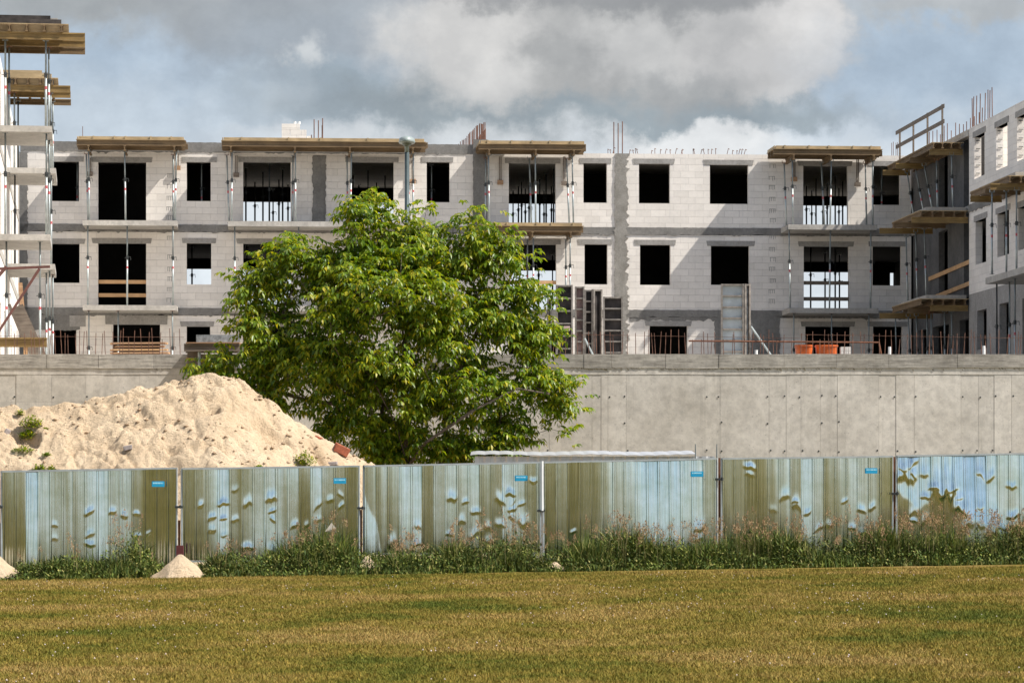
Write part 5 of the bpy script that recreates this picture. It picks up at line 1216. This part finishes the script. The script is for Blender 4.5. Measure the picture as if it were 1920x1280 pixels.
# scrubby growth at the foot of the tree behind the fence
# ================================================================== WALNUT TREE
def tree():
    YT = 77.0; sc_ = YT / F
    def W3(px, py, dy=0.0): return Vector(((px - 960) * sc_, YT + dy, EYE + (HY - py) * sc_))
    lobes = [(740,600,200,170,1.0),(692,425,62,76,.9),(775,455,52,50,.8),(872,450,52,60,.8),(925,480,45,52,.7),(560,500,78,62,.9),(490,530,48,56,.7),(510,620,72,80,.9),(950,590,70,70,1.0),(1000,630,48,55,.7),(1000,715,64,40,.8),(1040,750,36,45,.6),
             (590,690,130,80,1.1),(425,690,66,44,.7),(880,740,110,80,1.1),(720,740,130,90,1.2),(660,810,80,44,.8),(800,830,110,40,.8),(925,835,48,30,.6),(650,540,90,90,1.0),(820,560,110,90,1.1),(985,545,45,24,.6),(490,735,72,50,.8),(955,800,40,34,.5),(720,850,60,26,.8),(850,850,60,26,.8)]
    nodes = []; par = []; 
    def chain(pts, root=-1):
        last = root
        for q in pts: nodes.append(q); par.append(last); last = len(nodes) - 1
        return last
    rr = random.Random(3)
    base = W3(762, 1046); r0 = chain([base, W3(762, 950), W3(761, 880), W3(760, 800), W3(758, 720), W3(757, 640), W3(750, 560), W3(735, 490), W3(712, 430), W3(694, 385)])
    chain([W3(772, 900), W3(745, 800, -.4), W3(705, 720, -.7), W3(655, 650, -.9), W3(600, 580, -.8), W3(560, 520, -.6)], 1)
    chain([W3(780, 920, .2), W3(833, 860, .3), W3(835, 790, .2), W3(860, 700, .0), W3(900, 610, -.2), W3(930, 530, -.2)], 1)
    chain([W3(745, 860, .8), W3(640, 790, 1.0), W3(550, 730, .9), W3(480, 690, .6)], 2)
    chain([W3(800, 830, -.8), W3(890, 770, -1.0), W3(970, 730, -.9), W3(1030, 740, -.6)], 2)
    chain([W3(790, 640, .8), W3(830, 550, 1.0), W3(865, 460, .6), W3(880, 415, .4)], 4)
    chain([W3(740, 660, 1.2), W3(690, 560, 1.4), W3(620, 500, 1.1)], 4)
    targets = []
    tot = sum(a[2] * a[3] for a in lobes)
    for (cx, cy, rx, ry, dr) in lobes:
        n = int(690 * rx * ry / tot) + 4; rx, ry = rx - 17, ry - 15; c = W3(cx, cy); ax, az, ay = rx * sc_, ry * sc_, min(2.9, (rx * .5 + ry * .5) * sc_ * 1.05)
        for _ in range(n):
            q = Vector((rr.gauss(0, 1), rr.gauss(0, 1), rr.gauss(0, 1))).normalized() * (rr.random() ** .33)
            if q.length < .45 and rx > 90: q = q.normalized() * rr.uniform(.5, 1)
            targets.append((c + Vector((q.x * ax, q.y * ay, q.z * az)), c))
    for px_, py_ in ((690,352),(768,388),(800,372),(882,392),(945,436),(540,436),(480,470),(447,500),(443,560),(432,598),(386,680),(400,672),(1034,560),(1045,612),(1082,712),(1062,800),(1010,800),(962,856),(988,480),(560,440),(660,380),(725,372),(915,410),(1030,540),(1070,745)):
        targets.append((W3(px_ + rr.uniform(-5, 5), py_ + 12, rr.uniform(-.5, .5)), W3(px_, py_ + 60)))
    trunk0 = W3(760, 760)
    targets.sort(key=lambda a: (a[0] - trunk0).length)
    tips = []
    P_ = [tuple(q) for q in nodes]
    arr = np.array(P_)
    for tg, c in targets:
        dd = np.linalg.norm(arr - np.array(tg), axis=1) + .25 * np.maximum(0, arr[:, 2] - tg[2] + .3) * 2; k = int(np.argmin(dd)); a = nodes[k]; dvec = tg - a; n = max(1, int(dvec.length / .38)); last = k
        for s_ in range(1, n + 1):
            f = s_ / n; q = a + dvec * f + Vector((rr.gauss(0, .03), rr.gauss(0, .03), .10 * math.sin(math.pi * f) + rr.gauss(0, .02)))
            if s_ == n: q = tg
            nodes.append(q); par.append(last); last = len(nodes) - 1; arr = np.vstack([arr, np.array(q)])
        tips.append((last, c))
    n = len(nodes); load = np.zeros(n); ch = np.zeros(n)
    for k, _ in tips: load[k] += 1
    for i in range(n - 1, -1, -1):
        if par[i] >= 0: load[par[i]] += load[i]
    rad = .007 * np.maximum(load, 1) ** .43; rad = np.minimum(rad, .11)
    tb_ = MB(); br_ = MB()
    for i in range(n):
        if par[i] >= 0:
            a, b = nodes[par[i]], nodes[i]
            if (a - b).length < .01: continue
            (tb_ if rad[i] > .035 else br_).tube(a, b, rad[par[i]] if rad[par[i]] < rad[i] * 1.8 else rad[i] * 1.25, rad[i], n=7 if rad[i] > .03 else 4, caps=False)
    root = thing('walnut_tree', 'large bright green leafy tree growing between the sand heap and the concrete wall', 'tree', G, base.x, YT, 0)
    off = len(tb_.v); tb_.v += br_.v; tb_.f += [tuple(i + off for i in f_) for f_ in br_.f]
    part('trunk', tb_, M['bark'], root, smooth=True)
    # compound leaves
    cen = []; dirs = []
    for k, c in tips:
        tgt = nodes[k]; out = (tgt - c); out = out.normalized() if out.length > .01 else Vector((0, 0, 1))
        nl = rr.randint(11, 17)
        for _ in range(nl):
            o = Vector((rr.gauss(0, .15), rr.gauss(0, .15), rr.gauss(0, .13))); a = rr.random() * 6.283
            dv = Vector((math.cos(a), math.sin(a), rr.uniform(-.25, .55))) + out * .5 + Vector((0, 0, .1)); cen.append(tgt + o); dirs.append(dv.normalized())
    Cn = np.array([tuple(c) for c in cen]); Dn = np.array([tuple(d_) for d_ in dirs]); m = len(Cn)
    # rachis curve: start along Dn then droop
    Lr = .20 + .16 * rng.random(m); droop = .35 + .7 * rng.random(m)
    side = np.cross(Dn, [0, 0, 1]); side /= np.linalg.norm(side, axis=1)[:, None] + 1e-6
    allV = []; K = 7
    for j in range(K):
        t_ = (.3, .3, .58, .58, .85, .85, 1.0)[j]; sgn = (1, -1, 1, -1, 1, -1, 0)[j]
        p = Cn + Dn * (Lr * t_)[:, None]; p[:, 2] -= droop * Lr * t_ ** 2 * .6
        tang = Dn.copy(); tang[:, 2] -= droop * t_ * 1.2; tang /= np.linalg.norm(tang, axis=1)[:, None]
        ld = tang * (.55 if sgn else 1) + side * (sgn * .95) + rng.normal(0, .16, (m, 3)); ld[:, 2] -= .35 + .35 * rng.random(m); ld /= np.linalg.norm(ld, axis=1)[:, None]
        ll = (.11 + .075 * rng.random(m)) * (1.0 if t_ > .5 else .8); lw_ = ll * (.20 + .06 * rng.random(m))
        nr = np.cross(ld, np.cross([0, 0, 1.0], ld) + rng.normal(0, .35, (m, 3))); nr /= np.linalg.norm(nr, axis=1)[:, None] + 1e-6
        sd_ = np.cross(ld, nr); cup = nr * (ll * .10)[:, None]
        tipd = ld.copy(); tipd[:, 2] -= .45
        a = p; tip = p + ld * (ll * .55)[:, None] + tipd * (ll * .45)[:, None]; mid_ = p + ld * (ll * .5)[:, None]
        allV.append(np.stack([a, mid_ + sd_ * lw_[:, None] + cup, tip, mid_ - sd_ * lw_[:, None] + cup, mid_], 1))
    A = np.stack(allV, 1).reshape(-1, 5, 3); nL = len(A); b = np.arange(nL)[:, None] * 5
    T = np.concatenate([b + np.array([[0, 4, 1]]), b + np.array([[4, 2, 1]]), b + np.array([[0, 3, 4]]), b + np.array([[4, 3, 2]])], 0)
    V = A.reshape(-1, 3) - np.array([base.x, YT, 0])
    part('crown', np_mesh('crown', V, T, M['leaf']), None, root)
    print('leaflets', nL)
tree()
